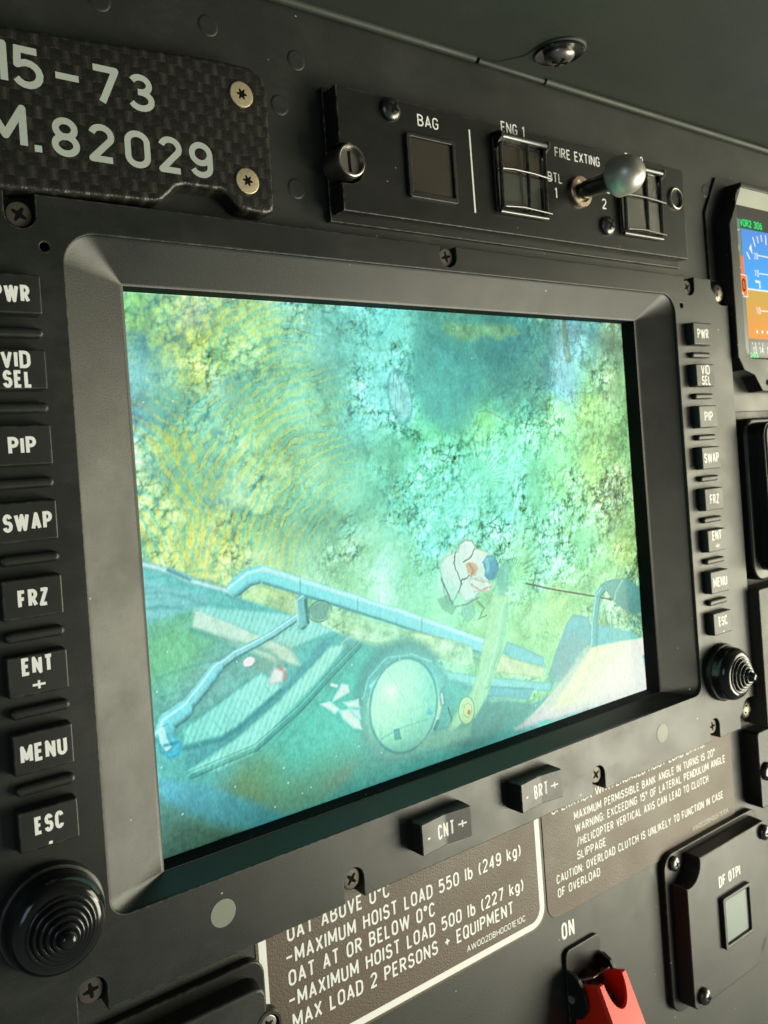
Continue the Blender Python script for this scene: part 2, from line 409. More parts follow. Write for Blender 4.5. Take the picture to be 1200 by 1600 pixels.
def ribbon(bm, pts, w, h, closed=False):
    """flat stroke of width w: gentle bends are mitred, sharp corners broken and rounded"""
    pts = clean(pts)
    if len(pts) < 2: return
    if closed: runs = [pts+[pts[0]]]
    else:
        runs = [[pts[0]]]
        for i in range(1, len(pts)-1):
            runs[-1].append(pts[i])
            d1 = Vector((pts[i][0]-pts[i-1][0], pts[i][1]-pts[i-1][1])).normalized(); d2 = Vector((pts[i+1][0]-pts[i][0], pts[i+1][1]-pts[i][1])).normalized()
            if d1.dot(d2) < -0.2:
                v = [bm.verts.new(W(a, b, h+0.003)) for a, b in circ(pts[i][0], pts[i][1], w/2, 14)]; bm.faces.new(v)
                runs.append([pts[i]])
        runs[-1].append(pts[-1])
    for q, run in enumerate(runs):
        n = len(run); l, r = [], []
        for i in range(n):
            if closed: a, c = (run[i-1] if i else run[-2]), (run[i+1] if i < n-1 else run[1])
            else: a, c = run[max(i-1, 0)], run[min(i+1, n-1)]
            b = run[i]
            d1 = Vector((b[0]-a[0], b[1]-a[1])); d2 = Vector((c[0]-b[0], c[1]-b[1]))
            if d1.length < 1e-9: d1 = d2
            if d2.length < 1e-9: d2 = d1
            d1.normalize(); d2.normalize()
            n1 = Vector((-d1.y, d1.x)); n2 = Vector((-d2.y, d2.x))
            o = (n1+n2)*(w/2/max(1+n1.dot(n2), 0.5))
            hh = h+0.0015*(q % 2)+0.004*i/n
            l.append(bm.verts.new(W(b[0]+o.x, b[1]+o.y, hh))); r.append(bm.verts.new(W(b[0]-o.x, b[1]-o.y, hh)))
        for i in range(n-1):
            try: bm.faces.new((l[i], r[i], r[i+1], l[i+1]))
            except ValueError: pass

def write(bm, text, x, z, h, cap_h, width=None, stroke=0.14, gap=0.12, sx=1.0):
    """letters from baseline point (x, z); width fits the whole line; stroke and clear gap are in cap heights"""
    ws = [G[c][0] for c in text]
    st = stroke*cap_h; n = len(text)
    tot = sum(ws)
    k = sx*cap_h if (width is None or tot < 1e-6) else max(0.05, (width-n*st-(n-1)*gap*cap_h)/tot)
    cx = x+st/2
    lift = 0
    for c, w in zip(text, ws):
        for s in G[c][1]:
            lift += 1
            P = [(cx+p[0]*k, z+st/2*(c != '.')+p[1]*(cap_h-(c != '.')*st)) for p in s]
            cl = math.dist(P[0], P[-1]) < 1e-6 and len(P) > 3
            if cl: P = P[:-1]
            ribbon(bm, P, st, h+0.008*(lift % 4), cl)
        cx += w*k+st+gap*cap_h
    return cx

def printed(name, text, x, z, h, cap_h, width, material, parent, bold=0.15):
    bm = NB(); write(bm, text, x, z, h, cap_h, width, bold, .13)
    return link(name, bm, material, parent, smooth=False)

# ------------------------------------------------------------------ screws
def cross_slot(bm, x, z, h, s, ang, w=0.36, depth=0.0):
    for k in (0, 90):
        a = math.radians(ang+k); d = Vector((math.cos(a), math.sin(a))); n = Vector((-d.y, d.x))
        q = [(x+d.x*s*i+n.x*s*w*j*(0.45 if abs(i) else 1), z+d.y*s*i+n.y*s*w*j*(0.45 if abs(i) else 1)) for i, j in ((-1, -1), (0, -1), (1, -1), (1, 1), (0, 1), (-1, 1))]
        slab(bm, q, h-0.25, h+0.02+0.006*(k > 0), 0.01)

def screw(parent, x, z, h0, h1, r, material=None, dome=0.0, ang=20, slot='cross', n=32):
    """pan or flat head from seat h0 to rim h1, with a driver recess"""
    material = material or M_screw_bk
    bm = NB()
    if dome > 0:
        prof = [(r, h0), (r, h1)]+[(r*math.cos(a), h1+dome*math.sin(a)) for a in [math.radians(58)*i/8 for i in range(1, 9)]]+[(r*.3, h1+dome*.9), (.05, h1+dome*.91)]
        top = h1+dome*.9
    else:
        prof = [(r, h0), (r, h1-0.25), (r-0.1, h1-0.08), (r-0.3, h1), (r*0.4, h1+0.02)]; top = h1+0.02
    lathe(bm, x, z, prof, n)
    o = link('screw', bm, material, parent)
    sb = NB()
    if slot == 'cross': cross_slot(sb, x, z, top, r*(0.5 if dome else 0.62), ang)
    elif slot == 'slot':
        a = math.radians(ang); d = (math.cos(a), math.sin(a)); nn = (-d[1], d[0]); w = r*0.16
        slab(sb, [(x+d[0]*r*.9*i+nn[0]*w*j, z+d[1]*r*.9*i+nn[1]*w*j) for i, j in ((-1, -1), (1, -1), (1, 1), (-1, 1))], top-0.3, top+0.03, 0.01)
    else:                                        # six-lobe
        slab(sb, [(x+r*(0.34+0.11*math.cos(6*t+ang))*math.cos(t), z+r*(0.34+0.11*math.cos(6*t+ang))*math.sin(t)) for t in [2*PI*i/48 for i in range(48)]], top-0.25, top+0.03, 0.01)
    link('driver_recess', sb, M_slot, o)
    return o

# ================================================================== SETTING
HP = -6.0                                       # face of the instrument panel
bm = NB()
slab(bm, [(-420, -420), (520, -420), (520, 170), (-420, 170)], HP-4, HP, 0.2, holes=[[(-132, -95.5), (132, -95.5), (132, 82), (-132, 82)]])
panel = link('instrument_panel', bm, M_panel); panel['kind'] = 'structure'
for x, z in [(-62.4, 134.5), (-58.3, 108.2), (-85.8, 154.1), (-119.0, 153.0), (-55.0, 150.5), (176.5, 139.0)]:
    bm = NB(); lathe(bm, x, z, [(3.3, HP-0.3), (3.3, HP+0.05), (3.0, HP+0.22), (2.5, HP+0.25), (1.0, HP+0.22)], 32)
    link('rivet', bm, M_panel, panel)

# overhanging glareshield above the panel: a flat underside, a rolled piping along the joint, a screwed washer
gl = thing('glareshield', 'dark green black glareshield overhanging the top of the panel with rolled edge', 'glareshield', (40, 168, 0))
bm = NB()
prof = [(-6.5, 169.2), (4.0, 169.0), (60, 171.5), (140, 176), (260, 184), (260, 200), (-6.5, 200)]
xs = [-460+i*20 for i in range(62)]
rows = []
for x in xs:
    rows.append([bm.verts.new(W(x, z, h)) for h, z in prof])
for a, b in zip(rows, rows[1:]): bridge(bm, a, b)
link('underside', bm, M_glare, gl)
bm = NB(); tube(bm, [(-460, 168.0, -4.6), (24.5, 168.6, -4.6)], 1.55, 14); link('piping', bm, M_glare, gl)
bm = NB(); tube(bm, [(63.4, 168.2, -4.6), (230, 167.6, -4.6), (720, 167.6, -4.6)], 1.45, 14); link('piping', bm, M_glare, gl)
bm = NB(); tube(bm, [(26.5, 168.4, -4.9), (62.6, 168.2, -4.9)], 1.15, 14); link('tab_edge', bm, M_glare, gl)

# ================================================================== HOIST DISPLAY
disp = thing('video_display', 'large black framed video monitor showing a bright green hoist camera picture', 'display', (0, 0, HP))
XE = 179.1; ZT = 93.7; ZB = -120.1
def notch(x, zc, r, up):
    """U-notch walked right-to-left for the top edge, left-to-right for the bottom edge"""
    if up: return [(x+r, ZT)]+circ(x, zc, r, 12, 0, -180)+[(x-r, ZT)]
    return [(x-r, ZB)]+circ(x, zc, r, 12, 180, 0)+[(x+r, ZB)]
top_s = [(147.9, 89.0), (0.0, 90.0), (-145.8, 88.3)]
NR = 3.8
bot_s = [(-141.7, -114.0), (-58.9, -113.8), (61.2, -113.7), (143.9, -114.2)]
out = []
def corner(cx, cz, sx, sz):
    """concave corner cut round a panel screw"""
    r = 5.4
    return cx, cz, r
# counter-clockwise from bottom-left
out += [(-XE, -107.6), (-175.5, -107.6)]+circ(-173.6, -113.0, 5.6, 8, 105, 20)+[(-165.4, -114.5), (-165.4, ZB)]
for x, z in bot_s: out += notch(x, z, NR, False)
out += [(165.2, ZB), (165.2, -114.5)]+circ(173.6, -113.2, 6.0, 8, 175, 75)+[(177.0, -107.4), (XE, -107.4)]
out += [(XE, 82.0), (177.5, 81.9)]+circ(174.4, 88.0, 6.2, 8, -70, -170)+[(165.6, 89.5), (165.6, ZT)]
for x, z in top_s: out += notch(x, z, NR, True)
out += [(-165.6, ZT), (-165.6, 89.5)]+circ(-174.4, 88.0, 6.2, 8, -10, -110)+[(-177.5, 81.9), (-XE, 82.0)]
OUT_T, OUT_B, OX = 84.6, -97.2, 135.5
IN_T, IN_B, IX = 73.4, -93.9, 117.0
DB, DS = -9.0, -16.0
hole = rrect(-OX, OUT_B, OX, OUT_T, (5.0, 5.0, 8.8, 8.8), 10)
small = [circ(140.6, 80.0, 1.25, 16), circ(-140.3, 80.1, 1.25, 16)]
bm = NB(); slab(bm, out, HP+0.02, 0.0, 0.35, holes=[hole]+small, hole_r=0.3, hole_h0=-1.4)
link('front_plate', bm, M_plate, disp)
for (x, z) in ((140.6, 80.0), (-140.3, 80.1)):
    bm = NB(); lathe(bm, x, z, [(1.3, -2.6), (0.1, -2.6)], 16); link('sensor_hole', bm, M_slot, disp)
# sloped bezel: rounded outer outline falling to a sharp inner rectangle, then a black wall down to the glass
bm = NB()
hp = ccw(clean(hole)); ip = []
nx = lambda x, z: (min(max(x, -IX), IX), min(max(z, IN_B), IN_T))
cs = {0: (-IX, IN_B), 1: (IX, IN_B), 2: (IX, IN_T), 3: (-IX, IN_T)}
q0 = rrect(-OX, OUT_B, OX, OUT_T, (5.0, 5.0, 8.8, 8.8), 10)
inner = [cs[i//11] for i in range(44)]
jit = lambda p, i: (p[0]*(1-1e-5*abs((i % 11)-5)), p[1])
rims = []
for f, hh in ((0.0, -0.9), (0.02, -1.15), (0.06, -1.5), (0.5, -5.2), (0.93, -8.5), (1.0, -9.0)):
    g = f if f not in (0.02, 0.06) else f
    rims.append(ring(bm, [(a[0]+(b[0]-a[0])*g, a[1]+(b[1]-a[1])*g) for a, b in zip(q0, inner)], hh))
for a, b in zip(rims, rims[1:]): bridge(bm, a, b)
link('bezel', bm, M_bezel, disp, sharp=28)
bm = NB()
r1 = ring(bm, [(-IX, IN_B), (IX, IN_B), (IX, IN_T), (-IX, IN_T)], DB+0.02)
r2 = ring(bm, [(-IX, IN_B), (IX, IN_B), (IX, IN_T), (-IX, IN_T)], DS-1.0)
bridge(bm, r1, r2)
link('recess_wall', bm, M_recess, disp)

# ---- the camera picture on the glass, painted per vertex on a fine grid
NX, NZ = 760, 545
SX0, SX1, SZ0, SZ1 = -IX, IX, IN_B, IN_T
gx, gz = np.meshgrid(np.linspace(SX0, SX1, NX), np.linspace(SZ0, SZ1, NZ))
rng = np.random.default_rng(11)
def vnoise(x, z, scale, seed, octaves=4, gain=0.5):
    out = np.zeros_like(x); amp = 1.0; tot = 0
    for o in range(octaves):
        s = scale/(2**o)
        r = np.random.default_rng(seed+o*17).random((256, 256))
        fx = x/s+31.7*o; fz = z/s+12.3*o
        ix = np.floor(fx).astype(int); iz = np.floor(fz).astype(int)
        tx = fx-ix; tz = fz-iz; tx = tx*tx*(3-2*tx); tz = tz*tz*(3-2*tz)
        g = lambda a, b: r[a % 256, b % 256]
        v = (g(ix, iz)*(1-tx)+g(ix+1, iz)*tx)*(1-tz)+(g(ix, iz+1)*(1-tx)+g(ix+1, iz+1)*tx)*tz
        out += amp*v; tot += amp; amp *= gain
    return out/tot
def cells(x, z, scale, seed):
    """distance to nearest and second nearest random point: leaf clumps with edges, and a value per cell"""
    r = np.random.default_rng(seed); P = r.random((128, 128, 3))
    fx = x/scale; fz = z/scale; ix = np.floor(fx).astype(int); iz = np.floor(fz).astype(int)
    d1 = np.full(x.shape, 9.0); d2 = np.full(x.shape, 9.0); val = np.zeros(x.shape)
    for i in (-1, 0, 1):
        for j in (-1, 0, 1):
            p = P[(ix+i) % 128, (iz+j) % 128]
            d = np.hypot(ix+i+p[..., 0]-fx, iz+j+p[..., 1]-fz)
            near = d < d1
            d2 = np.where(near, d1, np.minimum(d2, d)); val = np.where(near, p[..., 2], val); d1 = np.where(near, d, d1)
    return d1, d2, val
IMG = np.zeros(gx.shape+(3,))
def C3(c): return np.array(c, float)
def sstep(a, b, x):
    t = np.clip((x-a)/(b-a), 0, 1); return t*t*(3-2*t)
# slow colour field of the forest seen from above
def field(samples, power=3.0):
    num = np.zeros(gx.shape+(3,)); den = np.zeros(gx.shape)
    wx = gx+7*(vnoise(gx, gz, 22, 5)-0.5)*2; wz = gz+7*(vnoise(gx, gz, 22, 6)-0.5)*2
    for (x, z), c in samples:
        w = 1/(((wx-x)**2+(wz-z)**2)+12.0)**(power/2)
        num += w[..., None]*C3(c); den += w
    return num/den[..., None]
pos = [(-112.1, 70.8), (-106.4, 69.2), (-95.2, 67.8), (-75.3, 70.9), (-60.9, 73.8), (-40.8, 70.5), (-18.8, 69.2), (-7.3, 65.0), (12.0, 70.6), (18.5, 69.6), (39.5, 71.8), (46.2, 66.8), (34.4, 56.2), (10.7, 55.8), (16.3, 46.0), (5.6, 36.3), (-2.9, 46.0), (65.8, 72.9), (81.4, 68.1), (75.0, 45.9), (98.8, 71.5), (111.9, 69.1), (109.4, 45.9), (102.4, 23.0), (104.3, -0.0), (110.5, -26.6), (109.9, -52.6), (-112.1, 57.6), (-112.0, 46.2), (-112.7, 36.7), (-105.7, 38.5), (-93.6, 62.0), (-85.2, 58.2), (-94.5, 50.1), (-88.2, 48.2), (-71.5, 60.7), (-57.2, 59.0), (-77.1, 48.2), (-95.4, 38.3), (-104.5, 26.9), (-96.6, 22.6), (-73.6, 33.7), (-54.1, 35.3), (-111.0, 19.6), (-105.9, 7.7), (-86.5, 14.0), (-67.6, 21.0), (-49.9, 24.4), (-33.3, 32.6), (-20.8, 46.1), (-36.8, 55.0), (-92.2, -3.5), (-104.8, -3.9), (-76.6, -3.2), (-59.2, 3.5), (-41.3, 1.8), (-26.9, 9.6), (-72.6, -11.9), (-53.2, -14.4), (-37.1, -12.0), (-110.8, -3.2), (-17.5, 18.2), (-8.1, 22.4), (1.3, 24.4), (25.0, 30.9), (42.4, 27.8), (73.3, 29.6), (13.5, 16.5), (40.6, 9.8), (71.0, 7.8), (5.4, -0.0), (-13.2, -0.8), (31.9, -4.9), (57.6, -7.2), (92.4, 12.1), (90.5, 34.7), (75.7, -25.4), (91.3, -38.5), (55.5, -28.3), (-14.9, -19.3), (-26.9, -22.3), (-2.2, -13.7), (-16.4, -35.4), (-27.4, -29.1), (-38.3, -25.2), (43.8, -32.0), (65.2, -48.4), (45.9, -47.9), (21.2, -43.9), (1.4, -43.0)]
colr = [(120,190,130),(130,185,140),(150,165,150),(150,190,140),(120,180,165),(115,190,185),(120,195,195),(115,170,165),(95,140,125),(90,135,115),(70,115,110),(70,115,120),(55,105,108),(75,145,145),(80,155,155),(85,165,160),(100,165,165),(90,120,95),(120,160,185),(130,180,200),(110,145,150),(130,130,105),(150,155,115),(150,170,110),(150,145,105),(165,165,100),(150,165,135),(105,165,160),(100,155,165),(95,140,165),(110,175,165),(165,190,110),(150,200,130),(165,185,105),(125,180,170),(150,200,140),(120,180,165),(100,165,155),(105,175,165),(170,195,120),(140,195,165),(150,200,140),(130,195,160),(150,200,165),(160,200,140),(150,195,165),(160,200,140),(150,205,160),(115,190,180),(125,205,205),(120,195,190),(205,215,130),(180,205,130),(150,195,140),(110,170,140),(110,175,150),(105,180,155),(170,205,150),(130,185,150),(150,205,165),(150,195,150),(120,195,165),(120,205,165),(130,225,165),(160,235,150),(150,245,180),(165,230,150),(130,225,185),(150,245,200),(160,230,150),(130,220,190),(130,220,190),(140,235,205),(150,235,180),(180,205,120),(165,190,110),(165,230,165),(170,205,140),(155,225,180),(165,235,190),(180,245,205),(130,215,190),(180,250,200),(185,250,205),(160,225,170),(160,215,150),(180,200,130),(170,205,140),(150,180,130),(175,240,180)]
IMG = field(list(zip(pos, colr)))/255.0
# local contrast masks
def blob(c, rx, rz, soft=0.35):
    d = np.hypot((gx-c[0])/rx, (gz-c[1])/rz); return 1-sstep(1-soft, 1+soft, d)
pool = np.clip(blob([(25.7, 56.1)][0], 27, 22, .6)+blob([(6.3, 43.6)][0], 12, 20, .5), 0, 1)
cl = blob([(40.6, 9.8)][0], 40, 34, .5)
haze_ = np.clip(blob([(-32.1, 14.5)][0], 15, 16, .8)+blob([(-110.0, 46.2)][0], 9, 14, .7)+blob([(-49.9, 54.8)][0], 14, 9, .9)+blob([(-60.1, -7.1)][0], 14, 8, .9), 0, 1)
n_m = vnoise(gx, gz, 11, 71, 4)
mA = np.clip(blob([(-82.2, 11.7)][0], 26, 35, .4)+blob([(-57.3, 26.9)][0], 22, 29, .5), 0, 1)
mB = blob([(-106.7, 11.6)][0], 15, 30, .4)
amp = np.clip(1.1-0.85*pool-0.7*haze_-.5*mA-.35*mB, 0.08, 1)*(0.5+0.9*sstep(0.32, 0.62, n_m))
qx = gx+1.6*(vnoise(gx, gz, 4, 23, 2)-.5)*2; qz = gz+1.6*(vnoise(gx, gz, 4, 24, 2)-.5)*2
def clumps(sc, seed, wob):
    """rounded leaf clumps: domes lit from the upper left, with curled irregular borders"""
    px_ = gx+wob*(vnoise(gx, gz, sc*.75, seed+1, 3)-.5)*2; pz_ = gz+wob*(vnoise(gx, gz, sc*.75, seed+2, 3)-.5)*2
    d1, d2, val = cells(px_, pz_, sc, seed)
    e1, _, _ = cells(px_+.22*sc, pz_-.22*sc, sc, seed)
    return 1-sstep(.1, .8, d1), np.clip(e1-d1, -.5, .5), val
DB, SB, VB = clumps(21, 27, 9); _, _, V7 = clumps(8, 29, 4)
th_ = V7*PI; su = gx*np.cos(th_)+gz*np.sin(th_); sv = -gx*np.sin(th_)+gz*np.cos(th_)
streak = vnoise(su*.38, sv*1.35, 1.7, 33, 2, .55)-.5; streak2 = vnoise(su*.5, sv*1.2, .9, 34, 2, .6)-.5
IMG *= (1+(1-.6*pool)*(.20*(DB-.5)+.30*SB))[..., None]
rough_ = .48+.95*sstep(.34, .62, vnoise(gx, gz, 17, 37, 3))
amp = amp*rough_
D1, S1, V1 = clumps(4.6, 31, 2.4); D2, S2, V2 = clumps(2.1, 35, 1.2)
bushy = np.clip(cl+blob([(-87.1, 62.2)][0], 30, 17, .5)+blob([(-99.8, 7.2)][0], 30, 26, .5)+.8*blob([(101.1, 11.6)][0], 16, 50, .5)+.6*blob([(-21.2, 41.5)][0], 14, 22, .6), 0, 1)
r_fin = vnoise(gx, gz*.8, .9, 67, 2)-.5
big = vnoise(gx, gz, 9, 69, 3)
IMG *= (1+amp*((.10+.16*bushy)*(D1-.5)+(.16+.22*bushy)*S1+(.06+.12*bushy)*(D2-.5)+(.16+.22*bushy)*S2+(.34-.18*bushy)*streak+.24*streak2+.20*r_fin+.26*(big-.5)+.10*(V1-.5)))[..., None]
IMG += (amp*.06*sstep(.45, .95, D1)*sstep(.4, .7, big))[..., None]*C3((.8, 1.0, .95))
gap = (1-sstep(0, .38, D1))*sstep(.42, .6, vnoise(gx, gz, 7, 73, 3))*amp
IMG *= (1-(.04+.16*bushy)[..., None]*gap[..., None]*C3((1.0, .72, .72)))
n = vnoise(qx, qz, 3.0, 61, 2, .45); g_ = np.hypot(*np.gradient(n))+1e-6
curl = np.exp(-((n-.47)/(g_*1.1+.002))**2)*sstep(.50, .66, vnoise(gx, gz, 6, 79))*amp
IMG *= (1-(.16+.22*cl)[..., None]*curl[..., None]*C3((1.0, .8, .85)))
IMG += (amp*0.07*(vnoise(gx, gz, 2.6, 95, 2)-0.5))[..., None]*C3((1.0, .4, -.7))
IMG += (bushy*(.09*D1+.05*D2-.06)*sstep(-20, -80, gx))[..., None]*C3((1.3, .9, -.7))
tint = sstep(-60, 0, gx)[..., None]; IMG = IMG*(1-tint)+tint*IMG*C3((.84, 1.04, 1.02))
# palm fronds: nested arcs of beaded yellow and cyan stripes on the left
ca = [(-31.1, -22.9)][0]; cb = [(-144.1, -11.5)][0]
def fan(c, lam, mask, seed, el=1.0):
    r = np.hypot(gx-c[0], (gz-c[1])*el)+3.6*(vnoise(gx, gz, 16, seed)-.5)*2+.9*(vnoise(gx, gz, 3, seed+1)-.5)*2
    a = np.arctan2(gz-c[1], gx-c[0])
    s = np.sin(2*PI*r/lam)
    bead = np.clip(.45+.55*D2+.4*(vnoise(gx, gz, 2.2, seed+3, 2)-.5), 0, 1)
    return s, bead*mask*sstep(.30, .50, vnoise(gx, gz, 8, seed+5)+.05)
c_len = 150
dark_l = sstep(-30, -112, gx)
cc3 = [(-55.4, 35.4)][0]; mC = blob([(-77.2, 61.5)][0], 27, 15, .5)
for c, lam, mk, sd in ((ca, 3.7, mA, 101), (cb, 3.9, mB, 105), (cc3, 3.4, mC*.8, 113)):
    s_, w_ = fan(c, lam, mk, sd)
    yl = (np.clip(s_, 0, 1)*w_)[..., None]; cy = (np.clip(-s_, 0, 1)*w_)[..., None]; ed = (np.exp(-((s_-.1)/.22)**2)*w_*sstep(.5, .7, vnoise(gx, gz, 4, sd+9)))[..., None]
    warm = (.35+.65*dark_l)[..., None]
    IMG = IMG*(1-.50*yl)+.50*yl*(C3((.74, .74, .32))*warm+C3((.60, .84, .52))*(1-warm))
    IMG = IMG*(1-.50*cy)+.50*cy*C3((.30, .66, .60))
    IMG *= 1-.38*ed*C3((.6, .9, 1.0))
# pale needles radiating in the bright bush
for cc, rr_, k in (('790,900', 1.0, 44), ('745,760', .6, 40)):
    f3 = {'790,900': [(34.6, -32.0)][0], '745,760': [(23.4, 7.9)][0]}[cc]
    dx, dz = gx-f3[0], gz-f3[1]; a3 = np.arctan2(dz, dx); r3 = np.hypot(dx, dz)
    fm3 = blob((f3[0]+3, f3[1]+14*rr_), 26*rr_, 20*rr_, .6)*sstep(3, 9, r3)
    IMG += (0.11*np.sin(a3*k+9*vnoise(gx, gz, 7, 131))*fm3*sstep(.35, .6, vnoise(gx, gz, 4, 133)))[..., None]*C3((.8, .9, 1))
# dark serrated outline on top of the bush against the pool
ux = gx+.55*(vnoise(gx, gz, 3.2, 401, 2)-.5)*2; uz = gz+.55*(vnoise(gx, gz, 3.2, 403, 2)-.5)*2
def seg_dist(P):
    d = np.full(gx.shape, 1e9)
    for (ax, az), (bx, bz) in zip(P, P[1:]):
        vx, vz = bx-ax, bz-az; L2 = vx*vx+vz*vz+1e-9
        t = np.clip(((ux-ax)*vx+(uz-az)*vz)/L2, 0, 1)
        d = np.minimum(d, np.hypot(ux-ax-t*vx, uz-az-t*vz))
    return d
def inside(P):
    k = np.zeros(gx.shape, bool); n = len(P)
    for i in range(n):
        (ax, az), (bx, bz) = P[i], P[(i+1) % n]
        if az == bz: continue
        c = ((az > uz) != (bz > uz)) & (ux < (bx-ax)*(uz-az)/(bz-az)+ax)
        k ^= c
    return k
def lay(mask, colour, alpha=1.0):
    global IMG
    a = (mask*alpha)[..., None]; IMG = IMG*(1-a)+a*(colour if isinstance(colour, np.ndarray) and colour.ndim == 3 else C3(colour)/255.0)
def shape(P, c, c2=None, axis=None, soft=0.7, line=None, lw=0.7, alpha=1.0, tex=0.05, hatch=0.0):
    """filled outline with a soft rim, optional gradient between two colours, optional darker or lighter contour"""
    s = np.where(inside(P), 1, -1)*seg_dist(P+[P[0]])
    m = sstep(-soft, soft, s)
    base = np.ones(gx.shape+(3,))*C3(c)/255.0
    if c2 is not None:
        (ax, az), (bx, bz) = axis
        t = np.clip(((gx-ax)*(bx-ax)+(gz-az)*(bz-az))/((bx-ax)**2+(bz-az)**2), 0, 1)[..., None]
        base = base*(1-t)+t*C3(c2)/255.0
    base = base*(1+(tex+.03)*2*(vnoise(gx, gz, 4, 151, 4, .65)-0.5))[..., None]
    if hatch: base = base*(1+hatch*np.sin((gx*0.9-gz*0.5)*3.3))[..., None]
    lay(m, base, alpha)
    if line is not None: lay(np.exp(-((s-.2)/lw)**2), line, 0.30*alpha)
def side_dist(P):
    """distance to a polyline and the side (towards the upper left positive) it lies on"""
    d = np.full(gx.shape, 1e9); sd = np.zeros(gx.shape)
    for (ax, az), (bx, bz) in zip(P, P[1:]):
        vx, vz = bx-ax, bz-az; L2 = vx*vx+vz*vz+1e-9
        t = np.clip(((ux-ax)*vx+(uz-az)*vz)/L2, 0, 1)
        qx_, qz_ = ux-ax-t*vx, uz-az-t*vz; dd = np.hypot(qx_, qz_)
        near = dd < d; d = np.where(near, dd, d); sd = np.where(near, (-qx_*.45+qz_*.9), sd)
    return d, sd
def stroke(P, w, c, soft=0.6, alpha=1.0, line=None, lw=0.6, tex=0.04):
    """a line, or when wide a round tube lit from the upper left"""
    if w < 1.0:
        d = seg_dist(P); m = 1-sstep(w-soft, w+soft, d); base = np.ones(gx.shape+(3,))*C3(c)/255.0
    else:
        d, sd = side_dist(P); m = 1-sstep(w-min(soft, .35), w+min(soft, .35), d); k = np.clip(sd/w, -1, 1)
        lit = .70+.42*np.sqrt(np.clip(1-(k-.25)**2/1.6, 0, 1))-.30*sstep(.2, 1.0, -k)
        base = (np.ones(gx.shape+(3,))*C3(c)/255.0)*lit[..., None]+(.22*np.exp(-((k-.45)/.16)**2))[..., None]
        lay((1-sstep(w, w+1.8, np.hypot(d, 0)))*(sd < 0), (45, 100, 105), .30*alpha)
    lay(m, base, alpha)
    if line is not None and w < 1.0: lay(np.exp(-((d-w)/lw)**2), line, 0.45*alpha)
def oval(c, rx, rz, colr_, rot=0, soft=0.12, line=None, alpha=1.0, lw=.06, c2=None):
    a = math.radians(rot); u = (gx-c[0])*math.cos(a)+(gz-c[1])*math.sin(a); v = -(gx-c[0])*math.sin(a)+(gz-c[1])*math.cos(a)
    d = np.hypot(u/rx, v/rz); m = 1-sstep(1-soft, 1+soft, d)
    base = np.ones(gx.shape+(3,))*C3(colr_)/255.0
    if c2 is not None: base = base+(d[..., None].clip(0, 1)**2)*(C3(c2)-C3(colr_))/255.0
    base = base*(1+0.06*(vnoise(gx, gz, 5, 171)-.5))[..., None]
    lay(m, base, alpha)
    if line is not None: lay(np.exp(-((d-1)/lw)**2), line, 0.75*alpha)
IMG *= (1-.34*pool*vnoise(gx, gz, 9, 411, 3))[..., None]
shape([(-4.2, 72.2), (74.6, 73.3), (70.5, 56.8), (62.8, 35.2), (57.7, 31.3), (52.9, 29.1), (47.1, 30.8), (42.5, 29.6), (37.7, 31.9), (34.0, 33.7), (28.8, 35.1), (23.9, 34.5), (20.7, 29.1), (8.1, 28.0), (-1.8, 31.7), (-4.9, 41.3), (-6.6, 55.5)], (82, 168, 166), (48, 104, 110), [(5.4, 33.9), (41.9, 60.2)], 2.2, None, alpha=.50, tex=.22)
shape([(8.7, 69.2), (46.5, 70.0), (50.6, 66.5), (38.7, 64.0), (31.8, 65.3), (22.9, 62.5), (11.5, 65.2)], (105, 150, 105), soft=1.8, alpha=.7, tex=.4)
oval([(76.0, 55.5)][0], 6, 16, (140, 190, 215), 5, .8, None, .55)
oval([(83.5, 68.1)][0], 5, 6, (95, 125, 130), 0, .9, None, .5)
IMG += (.20*blob([(75.3, 48.7)][0], 9, 20, .6)*(vnoise(gx*1.7, gz*.8, 2.0, 421, 3)-.45))[..., None]*C3((.9, 1.1, 1.3))
stroke([(19.7, 29.1), (23.2, 30.5), (24.3, 34.7), (28.9, 35.4), (34.0, 33.7), (39.1, 31.3), (42.6, 29.9), (48.1, 30.3), (52.9, 29.1), (56.3, 32.2), (60.6, 29.9), (65.2, 28.7)], 0.18, (95, 95, 55), 0.5, 0.55)
# blue white cascade of twigs at upper right
tw = blob([(77.3, 48.7)][0], 13, 34, .5)
IMG += (0.22*tw*(vnoise(gx*1.6, gz*.7, 2.6, 201, 3)-0.42))[..., None]*C3((.9, 1.0, 1.25))
stroke([(77.9, 73.4), (78.4, 62.5), (79.5, 57.0)], 2.0, (75, 85, 60), 2.5, .5)
oval([(-13.9, 41.4)][0], 5.2, 9.5, (150, 215, 225), 10, .4, (60, 130, 145), .7, .12)
for k in range(7):
    p = [(-13.9, 41.4)][0]; a = rng.uniform(60, 120)*PI/180
    x0 = p[0]+rng.uniform(-4, 4); z0 = p[1]+rng.uniform(-7, 4)
    stroke([(x0, z0), (x0+3*math.cos(a), z0+3+3*math.sin(a))], .2, (70, 140, 160), .4, .6)
ux = gx+.14*(vnoise(gx, gz, 3.0, 401, 2)-.5)*2; uz = gz+.14*(vnoise(gx, gz, 3.0, 403, 2)-.5)*2
